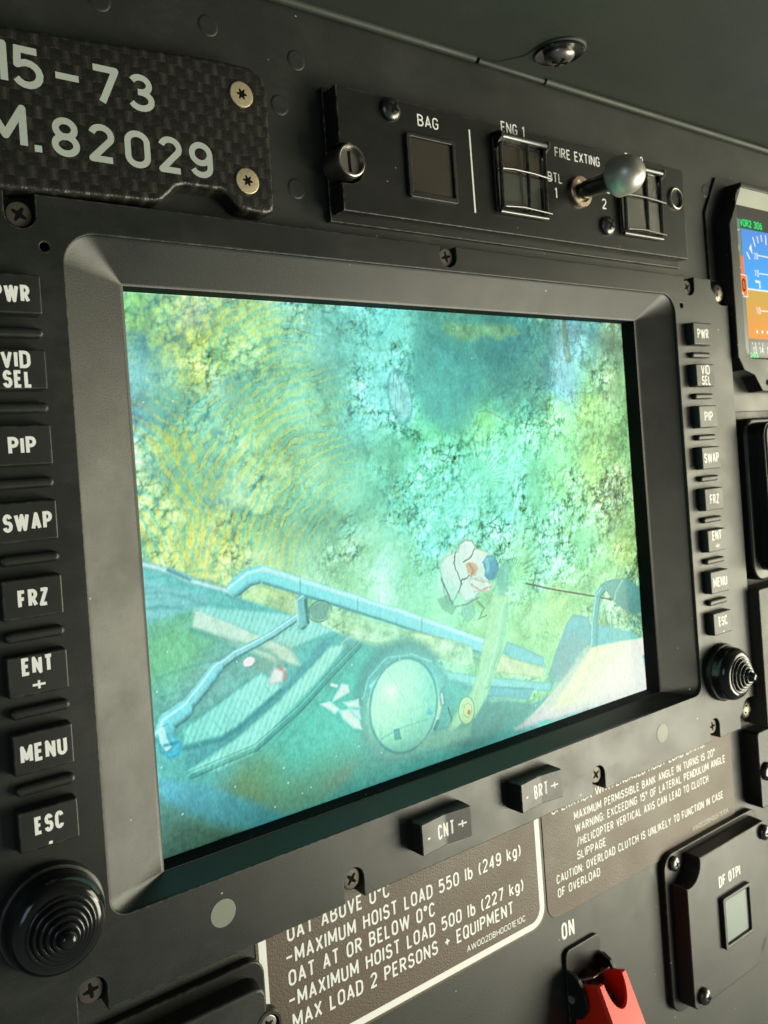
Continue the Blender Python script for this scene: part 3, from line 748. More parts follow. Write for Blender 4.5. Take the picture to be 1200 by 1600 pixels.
# ---- the helicopter side in the picture: floor, step, skid beam, handle
shape([(-118.7, -6.4), (-111.1, -8.5), (-89.0, -17.8), (-82.6, -21.8), (-62.1, -31.3), (-39.8, -42.8), (-29.0, -47.0), (-0.3, -62.0), (24.8, -78.4), (42.3, -83.7), (61.8, -81.4), (123.9, -75.5), (120.9, -101.5), (-115.9, -98.5), (-125.2, -95.3)], (95, 175, 180), (70, 150, 150), [(-113.2, -10.5), (-59.9, -94.6)], 1.0, None, tex=.10)
shape([(-119.0, -9.7), (-93.4, -19.2), (-99.0, -23.2), (-115.2, -24.4), (-120.1, -25.4)], (120, 185, 200), (110, 180, 190), [(-115.2, -10.2), (-100.1, -24.0)], 1.2, tex=.1)
for k in range(6):
    stroke([(-118, [(-115.2, -11.2), (-116.4, -27.0)][0][1]-2.9*k), (-96+2*k, [(-115.2, -11.2), (-116.4, -27.0)][0][1]-3.9*k+(k % 2))], .4, (90, 150, 165), .8, .45)
stroke([(-114.5, -6.9), (-105.7, -10.2), (-100.8, -13.4), (-88.6, -18.3), (-84.3, -20.5)], .9, (190, 235, 240), .8, .9, (70, 130, 150))
stroke([(-106.8, -9.5), (-100.2, -13.5)], .5, (50, 110, 130), .6, .8)
shape([(-115.2, -24.4), (-99.6, -22.7), (-100.5, -28.8), (-74.7, -37.5), (-70.6, -45.5), (-92.0, -57.1), (-114.6, -55.6)], (95, 160, 145), (85, 150, 150), [(-110.2, -22.4), (-89.7, -55.7)], 1.5, None, tex=.22)
oval([(-107.1, -34.4)][0], 12, 8, (110, 185, 120), 15, .7, None, .55)
oval([(-95.4, -44.5)][0], 10, 6, (125, 165, 170), 25, .8, None, .5)
shape([(-99.4, -22.8), (-96.9, -22.8), (-67.3, -40.3), (-63.4, -47.0), (-72.8, -43.8), (-100.4, -27.9)], (185, 220, 205), (190, 228, 210), [(-99.5, -24.1), (-65.5, -42.3)], .9, (110, 160, 155), .5, tex=.08)
shape([(-99.0, -22.6), (-96.2, -22.3), (-62.1, -30.7), (-50.0, -37.7), (-66.5, -40.4)], (130, 205, 205), (140, 220, 215), [(-97.9, -22.8), (-55.0, -35.7)], .8, None, tex=.05, hatch=.05)
oval([(-72.8, -43.0)][0], 8, 5, (165, 170, 150), 20, .8, None, .35)
shape([(-106.0, -57.9), (-78.1, -46.1), (-71.0, -51.3), (-71.2, -52.7), (-88.4, -61.4), (-93.5, -62.7), (-106.0, -62.7)], (120, 210, 205), (145, 230, 220), [(-104.9, -59.9), (-73.2, -49.1)], .6, (40, 110, 125), .6, tex=.04, hatch=.06)
shape([(-105.2, -63.3), (-93.6, -63.1), (-88.0, -61.7), (-70.7, -52.8), (-54.1, -40.2), (-47.5, -39.2), (-55.9, -46.3), (-81.4, -63.7), (-99.5, -70.0), (-105.7, -70.3)], (70, 140, 150), None, None, .8, None, tex=.08)
shape([(-104.9, -70.3), (-88.7, -64.9), (-73.9, -57.3), (-58.0, -47.2), (-51.7, -42.8), (-43.8, -42.9), (-55.0, -51.9), (-72.0, -62.9), (-83.8, -71.6), (-95.5, -73.3), (-103.7, -71.2)], (130, 220, 210), (150, 232, 215), [(-103.7, -70.7), (-50.6, -45.2)], .6, (60, 130, 135), .6, tex=.04, hatch=.06)
stroke([(-43.8, -42.7), (-31.8, -46.5), (-29.6, -53.7), (-40.9, -55.9)], 3.0, (85, 140, 140), 2.5, .6)
shape([(-40.0, -45.0), (-18.0, -53.7), (-0.6, -64.3), (17.9, -78.1), (-3.2, -92.5), (-64.9, -95.2), (-76.2, -85.6), (-82.2, -73.7), (-69.6, -63.5), (-53.9, -53.2)], (75, 155, 145), (70, 165, 160), [(-75.5, -77.5), (-19.5, -69.6)], 2.5, None, tex=.14)
for k in range(4):
    stroke([(-45.4, -46.1), (-56.6, -55.8), (-69.8, -65.5), (-82.3, -74.7), (-86.3, -82.7)], .35, (50, 115, 110), .6, .0 if k else .55)
stroke([(-42.4, -48.1), (-53.8, -58.6), (-67.1, -67.8), (-79.7, -77.4), (-84.0, -85.3)], .35, (55, 120, 115), .7, .5)
oval([(-84.0, -82.3)][0], 11, 9, (95, 110, 60), 25, .8, None, .75)
oval([(-66.8, -87.3)][0], 19, 6, (105, 125, 80), 22, .9, None, .6)
oval([(-51.6, -87.3)][0], 8, 3, (150, 120, 90), 22, .9, None, .45)
oval([(-53.0, -72.8)][0], 26, 14, (80, 190, 175), 25, .9, None, .6)
shape([(-114.1, -69.9), (-104.0, -74.6), (-91.7, -80.7), (-72.2, -94.0), (-79.5, -96.9), (-96.7, -89.5), (-114.2, -76.5)], (85, 160, 190), (60, 140, 150), [(-113.8, -70.9), (-77.0, -95.7)], 2.2, None, tex=.08)
shape([(-114.6, -76.7), (-96.7, -89.9), (-85.1, -96.2), (-113.7, -95.5), (-115.6, -95.2)], (75, 120, 115), (55, 90, 75), [(-113.4, -78.6), (-105.7, -97.3)], 3.0, None, tex=.15)
# soft shadows and fittings around the step
stroke([(-103.8, -71.8), (-81.8, -69.3), (-64.5, -60.5), (-51.1, -51.6), (-39.9, -44.5)], 1.3, (50, 112, 112), 1.6, .5)
stroke([(-106.0, -63.5), (-93.6, -63.7), (-87.6, -62.2), (-71.2, -53.3)], .7, (45, 105, 115), .8, .55)
stroke([(-100.5, -28.8), (-74.9, -40.1), (-68.7, -45.9)], .8, (55, 115, 115), 1.2, .5)
for k in range(9):
    a_, b_ = [(-102.9, -60.4), (-73.3, -49.5)]; t_ = k/8
    stroke([(a_[0]+(b_[0]-a_[0])*t_, a_[1]+(b_[1]-a_[1])*t_), (a_[0]+(b_[0]-a_[0])*t_+2.5, a_[1]+(b_[1]-a_[1])*t_-3.5)], .18, (95, 180, 178), .4, .6)
for P in ([(-118.4, -15.4), (-107.7, -16.1), (-95.7, -21.8)], [(-118.2, -20.1), (-110.0, -20.1), (-102.1, -22.1)], [(-112.0, -46.7), (-101.8, -46.1), (-91.1, -45.4)], [(-112.5, -40.9), (-101.3, -39.4), (-92.8, -39.1)], [(-5.4, -82.3), (17.4, -83.0), (38.4, -85.3)], [(-43.4, -84.1), (-21.2, -88.9), (3.5, -89.4)]):
    stroke(P, .35, (70, 135, 135), .8, .5)
stroke([(-73.5, -23.2), (-23.0, -44.0), (16.9, -60.5)], 1.0, (60, 120, 115), 1.4, .45)
# pipe handle from the beam down to its joint
stroke([(-63.1, -30.7), (-73.5, -35.0), (-87.1, -38.8), (-93.5, -41.9)], 1.35, (115, 180, 192), .6, 1, (45, 95, 115))
stroke([(-93.5, -41.9), (-98.0, -46.3), (-101.7, -49.4), (-105.4, -52.4)], 2.2, (112, 188, 202), .6, 1, (40, 90, 120))
stroke([(-105.4, -52.4), (-110.2, -54.4), (-111.2, -56.8)], 3.1, (108, 190, 208), .6, 1, (40, 100, 130))
shape([(-113.1, -56.0), (-110.2, -54.8), (-108.5, -59.0), (-106.3, -62.0), (-107.3, -65.0), (-110.6, -65.3), (-113.2, -62.7), (-113.7, -59.6)], (110, 205, 225), (60, 165, 205), [(-112.3, -56.1), (-108.2, -64.8)], .9, (45, 115, 145), .4, tex=.1)
stroke([(-112.3, -56.5), (-111.8, -59.7), (-110.7, -61.9)], 1.1, (175, 232, 238), 1.0, .8)
stroke([(-111.5, -61.1), (-107.9, -61.1)], .5, (35, 110, 150), .6, .7)
oval([(-82.2, -42.0)][0], 2.2, 1.5, (235, 235, 245), 10, .25, (150, 110, 140))
shape([(-73.5, -45.8), (-69.3, -47.0), (-71.0, -50.9), (-75.7, -50.3)], (225, 235, 235), soft=.8, line=(150, 130, 150))
stroke([(-71.5, -45.7), (-69.8, -47.8), (-69.5, -50.3)], .5, (190, 90, 80), .5, .6)
# skid beam
stroke([(-85.0, -18.0), (-80.3, -15.4), (-75.7, -15.0), (-49.0, -26.3), (-22.4, -37.4), (17.3, -55.6)], 2.9, (112, 195, 212), .4)
stroke([(-75.5, -13.6), (-48.9, -24.3), (-22.2, -35.1), (17.6, -53.0)], .45, (190, 240, 242), .5, .7)
stroke([(-75.0, -18.0), (-49.2, -28.9), (-22.7, -40.4), (15.8, -57.6)], .4, (50, 112, 122), .5, .7)
for q in [(-61.3, -21.4), (-38.8, -30.9), (-11.0, -42.8)]:
    stroke([(q[0], q[1]+2.4), (q[0]-.5, q[1]-2.4)], .25, (70, 140, 150), .4, .7)
shape([(-75.5, -18.8), (-61.5, -24.4), (-62.0, -30.2), (-69.1, -27.0), (-76.9, -21.6)], (175, 205, 140), (195, 220, 165), [(-75.5, -18.8), (-61.9, -28.1)], 1.6, None, tex=.45, alpha=.75)
stroke([(-61.6, -25.6), (-61.8, -33.5)], 1.8, (90, 150, 160), .5, 1, (40, 90, 100))
stroke([(-59.7, -25.9), (-59.5, -33.2)], .6, (40, 90, 95), .5, .9)
oval([(-54.5, -30.4)][0], 4.5, 3.5, (95, 140, 130), 0, .3, (60, 100, 100))
shape([(-50.7, -31.0), (-28.4, -39.2), (-17.2, -44.6), (-17.8, -51.0), (-39.8, -42.8), (-52.4, -35.1)], (175, 215, 160), (165, 220, 180), [(-49.5, -32.3), (-20.5, -48.6)], 1.6, (90, 140, 110), .4, tex=.5, alpha=.7)
# flat boxes beside the arm
shape([(-17.1, -43.4), (0.8, -49.7), (12.7, -54.8), (12.7, -61.7), (9.4, -62.0), (-12.0, -53.0), (-17.5, -48.0)], (185, 222, 170), (165, 225, 185), [(-14.3, -45.1), (11.3, -59.4)], .9, (90, 130, 105), .4, tex=.45, alpha=.8)
shape([(-3.4, -60.4), (9.1, -64.9), (50.5, -76.6), (56.7, -77.3), (53.9, -81.0), (18.5, -72.0), (-0.6, -64.8)], (130, 215, 215), (110, 190, 200), [(-3.5, -61.3), (54.2, -78.4)], .8, (60, 120, 130), .5)
shape([(31.5, -56.3), (50.9, -66.1), (52.2, -71.1), (33.3, -63.7), (28.3, -60.2)], (100, 180, 195), (110, 190, 200), [(30.4, -56.8), (51.2, -69.9)], .7, (60, 110, 110), .5)
shape([(27.2, -60.8), (51.9, -71.3), (49.6, -74.8), (23.8, -66.9)], (200, 225, 180), (185, 215, 170), [(26.3, -62.4), (50.8, -73.7)], .8, (110, 130, 95), .4, tex=.15)
shape([(19.2, -71.4), (44.7, -78.0), (41.0, -81.8), (18.2, -75.2)], (85, 165, 180), None, None, .8, (50, 100, 110), .5)
shape([(19.7, -76.5), (35.3, -79.5), (33.7, -81.7), (24.5, -81.1), (19.5, -79.0)], (150, 205, 190), None, None, .8, (70, 120, 110), .4)
shape([(4.7, -76.3), (28.3, -78.5), (42.3, -83.1), (41.5, -91.2), (6.5, -92.5), (-2.9, -88.9)], (60, 130, 130), (65, 145, 140), [(4.8, -75.2), (30.3, -93.6)], 1.6, None, tex=.12)
# helmet seen from above, with a dark ring behind
oval([(-22.7, -66.6)][0], 21, 21, (62, 128, 130), 0, .12, None, .9)
stroke([(-38.3, -63.1), (-35.5, -57.0), (-28.1, -52.2), (-18.0, -53.2), (-8.7, -57.9), (-3.9, -66.0)], 2.0, (60, 125, 130), 2.0, .7)
oval([(-22.4, -69.0)][0], 18.5, 19.5, (120, 205, 208), 0, .12, None, .35)
shape([(-37.9, -65.4), (-35.2, -59.3), (-29.8, -55.5), (-21.7, -54.8), (-13.8, -56.9), (-7.9, -61.9), (-5.3, -68.1), (-4.7, -74.2), (-7.0, -79.6), (-12.3, -83.0), (-20.7, -83.7), (-29.3, -82.4), (-34.2, -79.8), (-37.0, -73.5)], (190, 243, 205), (125, 228, 222), [(-25.4, -70.6), (-27.0, -56.1)], .7, (60, 150, 165), .7, tex=.03)
oval([(-24.1, -72.0)][0], 12, 10, (195, 240, 185), 0, .9, None, .55)
oval([(-9.4, -64.8)][0], 7, 6, (120, 235, 235), 0, .9, None, .5)
stroke([(-35.8, -59.7), (-29.8, -55.9), (-22.6, -55.1)], .7, (150, 240, 245), .6, .8)
stroke([(-24.6, -54.7), (-23.7, -58.1), (-21.3, -57.2)], .9, (70, 170, 190), .6, .9)
hc = [(-21.8, -69.6)][0]
def dome(c, rx, rz):
    x_ = (gx-c[0])/rx; z_ = (gz-c[1])/rz; r2 = x_*x_+z_*z_; m = 1-sstep(.94, 1.03, np.sqrt(r2))
    ny = np.sqrt(np.clip(1-r2, 0, 1)); lit = np.clip(-.45*x_+.55*z_+.70*ny, 0, 1)
    spec = np.exp(-(((x_+.34)/.20)**2+((z_-.36)/.16)**2))
    colr_ = C3((.40, .78, .72))+lit[..., None]*C3((.34, .28, .16))+spec[..., None]*C3((.22, .12, .12))
    lay(m, colr_, .85); lay(np.exp(-((np.sqrt(r2)-.97)/.035)**2), (40, 105, 120), .65)
dome(hc, 15.8, 17.2)
stroke([(-34.1, -79.3), (-26.0, -77.3), (-15.7, -77.0), (-6.8, -76.8)], .3, (95, 175, 165), .5, .6)
stroke([(-28.6, -55.3), (-24.1, -62.8), (-19.7, -71.9), (-17.6, -81.7)], .25, (130, 205, 190), .5, .5)
shape([(-12.2, -75.0), (-10.7, -72.8), (-8.8, -75.4), (-9.8, -76.1)], (60, 160, 170), soft=.7, alpha=.8)
shape([(-27.4, -77.0), (-25.1, -77.3), (-24.3, -80.9), (-27.2, -80.7)], (55, 140, 150), soft=.6, alpha=.8, line=(25, 80, 90), lw=.4)
stroke([(-4.2, -69.5), (-3.9, -72.7)], .8, (180, 235, 235), .5, .9, (40, 90, 100))
stroke([(-7.0, -79.1), (-8.4, -81.1)], .9, (30, 110, 130), .5, .9)
stroke([(-1.6, -74.9), (-0.1, -79.3), (-1.1, -83.9)], .3, (40, 70, 60), .4, .9)
# white glove
for P, c in (([(-47.9, -56.2), (-45.1, -57.2), (-45.0, -59.9), (-48.8, -60.8), (-52.5, -61.7), (-51.3, -59.8)], (215, 245, 240)), ([(-57.1, -61.1), (-53.2, -61.1), (-49.6, -64.5), (-51.3, -65.9)], (225, 250, 245)), ([(-47.9, -62.7), (-41.5, -62.9), (-41.0, -66.1), (-45.7, -65.0)], (215, 250, 240)), ([(-49.7, -65.0), (-45.8, -65.4), (-42.0, -68.5), (-40.8, -73.7), (-44.5, -72.3), (-48.4, -68.3)], (215, 250, 235)), ([(-45.5, -65.0), (-41.3, -66.5), (-41.0, -70.1), (-44.1, -68.0)], (190, 240, 235))):
    shape(P, c, soft=.5, line=(70, 180, 190), lw=.6, tex=.02)
stroke([(-52.0, -55.7), (-50.0, -56.6)], .5, (220, 245, 245), .5, .9)
# hoist arm
shape([(7.4, -75.7), (13.8, -67.3), (17.1, -58.1), (20.7, -48.8), (24.5, -38.1), (27.1, -36.0), (34.0, -38.3), (32.1, -46.9), (28.9, -57.8), (23.8, -66.9), (18.1, -75.7), (11.5, -81.6), (4.8, -82.4), (-0.9, -84.7), (-2.3, -83.1), (2.0, -78.1)], (160, 225, 165), (150, 215, 175), [(25.3, -37.0), (9.2, -81.0)], .8, (100, 165, 130), .5, tex=.08)
stroke([(31.2, -41.7), (26.1, -57.3), (18.6, -70.8)], 1.6, (120, 190, 165), 1.6, .45)
oval([(7.5, -78.2)][0], 4.0, 5.2, (175, 225, 165), 0, .15, (70, 130, 110))
oval([(8.1, -78.3)][0], 2.0, 2.6, (205, 225, 165), 0, .25, (110, 130, 80))
oval([(8.7, -79.2)][0], .8, 1.0, (175, 120, 70), 0, .3)
shape([(-13.5, -82.7), (-2.3, -83.1), (8.8, -84.6), (8.5, -88.2), (-6.0, -88.8), (-18.0, -86.7)], (120, 190, 165), None, None, 1.6, None, alpha=.7)
ux = gx+.45*(vnoise(gx, gz, 2.4, 401, 2)-.5)*2; uz = gz+.45*(vnoise(gx, gz, 2.4, 403, 2)-.5)*2
# crewman on the ground
shape([(-0.3, -27.6), (-0.7, -21.6), (2.7, -18.6), (7.7, -17.5), (9.2, -14.8), (13.0, -13.2), (16.5, -14.6), (18.2, -18.1), (23.6, -19.4), (27.7, -23.2), (25.6, -30.7), (19.8, -33.9), (15.7, -37.0), (10.7, -37.5), (7.5, -33.4), (3.8, -37.6), (0.8, -36.0)], (165, 228, 212), (225, 255, 240), [(-0.9, -34.2), (15.3, -17.0)], .4, (25, 48, 42), .5, tex=.10)
for q, w_ in (([(4.9, -23.0)][0], 4.0), ([(15.0, -20.1)][0], 3.5), ([(12.0, -33.8)][0], 3.0)):
    oval(q, w_, w_*1.2, (232, 255, 246), 20, .9, None, .6)
stroke([(8.6, -17.9), (9.5, -15.3), (12.6, -13.7), (16.2, -14.8), (18.3, -17.6)], .25, (75, 105, 85), .4, .6)
for q in ([(7.7, -17.8), (6.3, -22.0), (8.1, -27.1), (9.7, -30.3)], [(-0.3, -27.1), (1.8, -32.3), (3.9, -37.2)], [(17.2, -17.9), (15.3, -20.7), (11.2, -22.1)], [(7.5, -33.4), (9.9, -28.6), (13.9, -27.9)]):
    stroke(q, .26, (35, 58, 50), .35, .9)
shape([(12.1, -22.7), (15.8, -22.5), (18.6, -25.1), (16.6, -28.3), (13.0, -27.3)], (185, 120, 90), soft=.9, alpha=.8)
stroke([(14.1, -23.0), (16.1, -26.2), (14.5, -28.5)], .35, (150, 70, 60), .5, .7)
shape([(12.8, -29.2), (18.6, -28.8), (25.7, -33.0), (23.4, -35.2), (15.3, -34.3)], (210, 238, 228), soft=.8, line=(120, 90, 80), lw=.35)
stroke([(14.6, -31.4), (18.7, -34.0), (24.2, -33.6)], .4, (165, 85, 75), .5, .65)
stroke([(16.5, -29.0), (21.0, -31.4)], .3, (165, 85, 75), .5, .6)
shape([(21.1, -23.4), (23.4, -21.4), (26.8, -21.6), (29.0, -23.9), (29.3, -28.0), (27.3, -30.7), (23.8, -31.2), (21.3, -28.9), (22.2, -26.5)], (80, 150, 185), (45, 100, 135), [(22.6, -22.1), (27.3, -30.7)], .6, (50, 85, 95), .35, tex=.15)
stroke([(23.2, -23.1), (24.0, -25.3), (23.1, -27.1)], .6, (140, 195, 208), .8, .6)
shape([(26.6, -30.9), (32.3, -23.3), (37.0, -26.4), (34.1, -37.3), (28.7, -38.0)], (85, 150, 145), soft=1.8, alpha=.75)
shape([(-2.8, -34.2), (2.3, -33.5), (5.7, -38.9), (3.5, -41.2), (-1.3, -38.0)], (90, 150, 130), soft=1.2, alpha=.85, line=(55, 90, 75), lw=.3)
shape([(9.0, -38.0), (14.4, -37.1), (15.1, -43.4), (11.6, -45.5), (8.3, -42.2)], (110, 180, 160), soft=1.2, alpha=.85, line=(55, 90, 75), lw=.3)
stroke([(16.6, -38.2), (20.1, -41.2), (17.0, -45.2), (21.1, -44.4)], .3, (55, 75, 60), .5, .7)
stroke([(5.7, -38.4), (10.9, -38.3), (17.8, -36.9)], .3, (60, 85, 65), .5, .6)
ux = gx+.14*(vnoise(gx, gz, 3.0, 401, 2)-.5)*2; uz = gz+.14*(vnoise(gx, gz, 3.0, 403, 2)-.5)*2
# cable, roller and hose at right
stroke([(44.2, -35.1), (62.0, -40.4), (86.1, -46.7), (96.7, -49.7)], .35, (50, 45, 45), .35, .95)
shape([(53.9, -74.4), (58.6, -66.0), (66.5, -55.4), (70.9, -52.0), (80.9, -55.0), (83.2, -65.2), (73.2, -68.8), (64.4, -75.2), (55.0, -78.6)], (95, 165, 180), (80, 145, 155), [(68.7, -53.0), (58.3, -76.6)], .9, (60, 110, 120), .5, tex=.05)
oval([(69.7, -74.9)][0], 13, 14, (110, 150, 155), 0, .25, None, .75)
shape([(85.6, -58.9), (108.5, -65.4), (117.2, -71.3), (96.6, -70.4), (82.9, -67.9)], (90, 170, 185), (110, 180, 180), [(86.8, -60.2), (110.3, -70.1)], 1.0, None)
stroke([(83.0, -67.3), (84.5, -57.0), (87.8, -46.4), (93.0, -43.2), (100.5, -43.2)], 2.0, (75, 140, 145), .7, 1, (50, 90, 90))
shape([(90.0, -42.5), (98.0, -41.1), (108.8, -41.7), (118.4, -48.0), (121.0, -58.8), (111.5, -58.7), (99.5, -52.1), (95.6, -47.0)], (85, 145, 140), (65, 115, 115), [(99.8, -41.1), (109.4, -56.9)], 1.0, (65, 110, 105), .4, tex=.05)
stroke([(105.1, -42.7), (100.1, -46.8), (98.9, -49.8)], .5, (150, 200, 180), .6, .7)
shape([(80.4, -68.0), (96.8, -68.8), (120.6, -70.5), (120.6, -95.5), (94.0, -94.0), (52.8, -91.9), (37.9, -90.4), (57.9, -80.5)], (236, 238, 190), (244, 244, 236), [(79.3, -70.0), (94.3, -91.2)], .8, None, tex=.05)  # whitish glass reflection at lower right, painted into the picture
shape([(77.5, -67.4), (81.7, -67.7), (49.0, -92.0), (32.7, -91.7), (49.6, -85.3), (62.2, -77.4)], (165, 195, 185), (195, 200, 205), [(77.4, -68.2), (45.3, -90.9)], 1.5, None, alpha=.85)
shape([(32.7, -91.2), (49.4, -87.9), (94.1, -93.2), (89.5, -94.9), (48.8, -93.5)], (215, 205, 225), (240, 240, 240), [(37.9, -90.4), (85.4, -92.9)], 2.5, None, alpha=.8)
oval([(102.0, -82.9)][0], 9, 7, (250, 250, 225), 20, .9, None, .6)
shape([(115.9, -78.4), (120.0, -76.2), (119.4, -89.4), (117.0, -85.9)], (110, 165, 160), soft=.8)
shape([(45.2, -91.6), (52.0, -92.2), (52.5, -95.0), (45.6, -94.9)], (110, 205, 200), soft=.6)
# darker, greener foot of the picture, a dark reflection painted in; finely ruled like a monitor
ft = sstep(-70, -96, gz)*sstep(60, 10, gx)
IMG *= (1-0.34*ft)[..., None]
grain_ = vnoise(gx*1.5, gz*.75, .75, 305, 2, .7)-.5; g2_ = vnoise(gx*1.2, gz*.8, 1.8, 307, 2, .6)-.5
IMG *= (1+.17*grain_+.12*g2_)[..., None]
IMG *= (1+0.02*np.sin(gz*2*PI/0.62)+0.012*np.sin(gx*2*PI/0.62))[..., None]
IMG += 0.03*(vnoise(gx, gz, 1.0, 301, 1)-.5)[..., None]
sp_ = rng.random((60, 2))
for a, b in sp_:
    x0 = SX0+a*(SX1-SX0); z0 = SZ0+b*(SZ1-SZ0)
    d = np.hypot(gx-x0, gz-z0); lay(1-sstep(.15, .4, d), (225, 240, 235), .55)
# the monitor's bright cyan-green transfer curve
IMG = np.clip(IMG, .01, 1.2)**0.74
IMG[..., 1] *= 1.05
lum = IMG @ C3((.3, .6, .1)); IMG = lum[..., None]+1.14*(IMG-lum[..., None])
veil = np.clip(.40*blob([(3.9, -16.8)][0], 75, 60, .95)+.25*blob([(70.1, -79.1)][0], 50, 40, .95), 0, .6)[..., None]*.45
IMG = IMG*(1-veil)+veil*C3((.72, .98, .90))
# contrast of a sharpened video signal
blur = IMG.copy()
for ax in (0, 1):
    blur = (np.roll(blur, 1, ax)+np.roll(blur, 2, ax)+blur+np.roll(blur, -1, ax)+np.roll(blur, -2, ax))/5
IMG = IMG+0.65*(IMG-blur)
IMG = np.clip(np.where(IMG > .82, .82+.18*np.tanh((IMG-.82)/.18), IMG), 0.02, 1.0)     # soft highlight shoulder
lin = np.where(IMG <= 0.04045, IMG/12.92, ((IMG+0.055)/1.055)**2.4)
me = bpy.data.meshes.new('screen')
verts = np.stack([gx*S, np.full(gx.shape, -DS*S), gz*S], -1).reshape(-1, 3)
i = np.arange(NX*NZ).reshape(NZ, NX)
faces = np.stack([i[:-1, :-1], i[:-1, 1:], i[1:, 1:], i[1:, :-1]], -1).reshape(-1, 4)
me.vertices.add(len(verts)); me.vertices.foreach_set('co', verts.astype('f').ravel())
me.loops.add(faces.size); me.loops.foreach_set('vertex_index', faces.astype('i').ravel())
me.polygons.add(len(faces)); me.polygons.foreach_set('loop_start', (np.arange(len(faces))*4).astype('i'))
me.update(calc_edges=True)
at_ = me.color_attributes.new('picture', 'FLOAT_COLOR', 'POINT')
at_.data.foreach_set('color', np.concatenate([lin.reshape(-1, 3), np.ones((NX*NZ, 1))], 1).astype('f').ravel())
m_, nt, b = mat('screen_picture')
vc = nt.nodes.new('ShaderNodeVertexColor'); vc.layer_name = 'picture'
nt.links.new(vc.outputs['Color'], b.inputs['Emission Color']); b.inputs['Emission Strength'].default_value = 1.0
b.inputs['Base Color'].default_value = (0.004, 0.004, 0.004, 1); b.inputs['Roughness'].default_value = 0.26; b.inputs['Specular IOR Level'].default_value = 0.05
me.materials.append(m_)
so = bpy.data.objects.new('screen', me); col.objects.link(so); so.parent = disp; so.matrix_parent_inverse = disp.matrix_world.inverted()

# ---- keys, ridges, rockers, knobs, discs, screws
P_ = 19.05
rows = ['PWR', 'VID/SEL', 'PIP', 'SWAP', 'FRZ', 'ENT/+', 'MENU', 'ESC/-']
KH = 3.7
for sx in (-1, 1):
    for k, t in enumerate(rows):
        x, z = sx*150.2, (3.5-k)*P_
        bm = NB(); slab(bm, rrect(x-7.5, z-5.3, x+7.5, z+5.3, 0.8, 4), -0.5, KH, 0.45, draft=0.25)
        key = link('key', bm, M_key, disp)
        bm = NB(); h = KH+0.03
        st = 0.195 if sx < 0 else 0.155
        gp = .09
        if t == 'VID/SEL':
            write(bm, 'VID', x-3.6, z+0.25, h, 4.4, 7.0, st, gp); write(bm, 'SEL', x-3.5, z-4.65, h, 4.4, 7.1, st, gp)
        elif t == 'ENT/+':
            write(bm, 'ENT', x-3.9, z+0.1, h, 4.4, 7.6, st, gp); write(bm, '+', x-1.9, z-4.9, h, 4.6, 3.7, .13)
        elif t == 'ESC/-':
            write(bm, 'ESC', x-3.5, z-1.3, h, 4.4, 7.0, st, gp); write(bm, '-', x-.75, z-5.9, h, 3.6, 1.6, .2)
        else:
            wd = {'PWR': 8.8, 'PIP': 6.7, 'SWAP': 11.8, 'FRZ': 7.3, 'MENU': 11.2}[t]
            write(bm, t, x-wd/2, z-2.3, h, 4.5, wd, st, gp)
        link('legend', bm, M_white, key, smooth=False)
    for k in range(7):
        x, z = sx*150.2+0.4, (3-k)*P_
        bm = NB(); slab(bm, rrect(x-7.3, z-1.35, x+7.3, z+1.35, 1.34, 6), -0.5, 2.3, 1.0, seg=4)
        link('ridge', bm, M_key, disp)
for x0, x1, t in ((-35.7, -13.0, 'CNT'), (10.8, 33.3, 'BRT')):
    # rocker switch: two flats meeting in a shallow valley
    bm = NB(); H = 6.4; xm = (x0+x1)/2; z0, z1 = -112.1, -101.5
    prof = [(x0, -0.4), (x1, -0.4), (x1-.3, H-.4), (x1-.6, H), (xm+1, H-1.15), (xm-1, H-1.15), (x0+.6, H), (x0+.3, H-.4)]
    loops = []
    for z, ins in ((z0, .35), (z0+.35, 0), (z1-.35, 0), (z1, .35)):
        loops.append([bm.verts.new(W(xm+(x-xm)*(1-ins/12), z, h-(ins if h > 1 else 0))) for x, h in prof])
    for a, b in zip(loops, loops[1:]): bridge(bm, a, b)
    bm.faces.new(loops[0]); bm.faces.new(loops[-1])
    rk = link('rocker_button', bm, M_key, disp, sharp=20)
    half = (x1-x0)/2
    def on_face(bm):
        for v in bm.verts:
            d = abs(v.co.x/S-xm)
            v.co.y -= (max(0.0, (d-1)/(half-1.6))*1.15)*S
        return bm
    for tt, xx, ww, ch, st_ in ((t, xm-3.6, 7.4, 5.0, .14), ('-', x0+2.6, 1.7, 4.4, .14), ('+', x1-6.4, 4.2, 5.2, .12)):
        bm = NB(); write(bm, tt, xx, -109.3, H-1.11, ch, ww, st_, .12)
        link('legend', on_face(bm), M_white, rk, smooth=False)
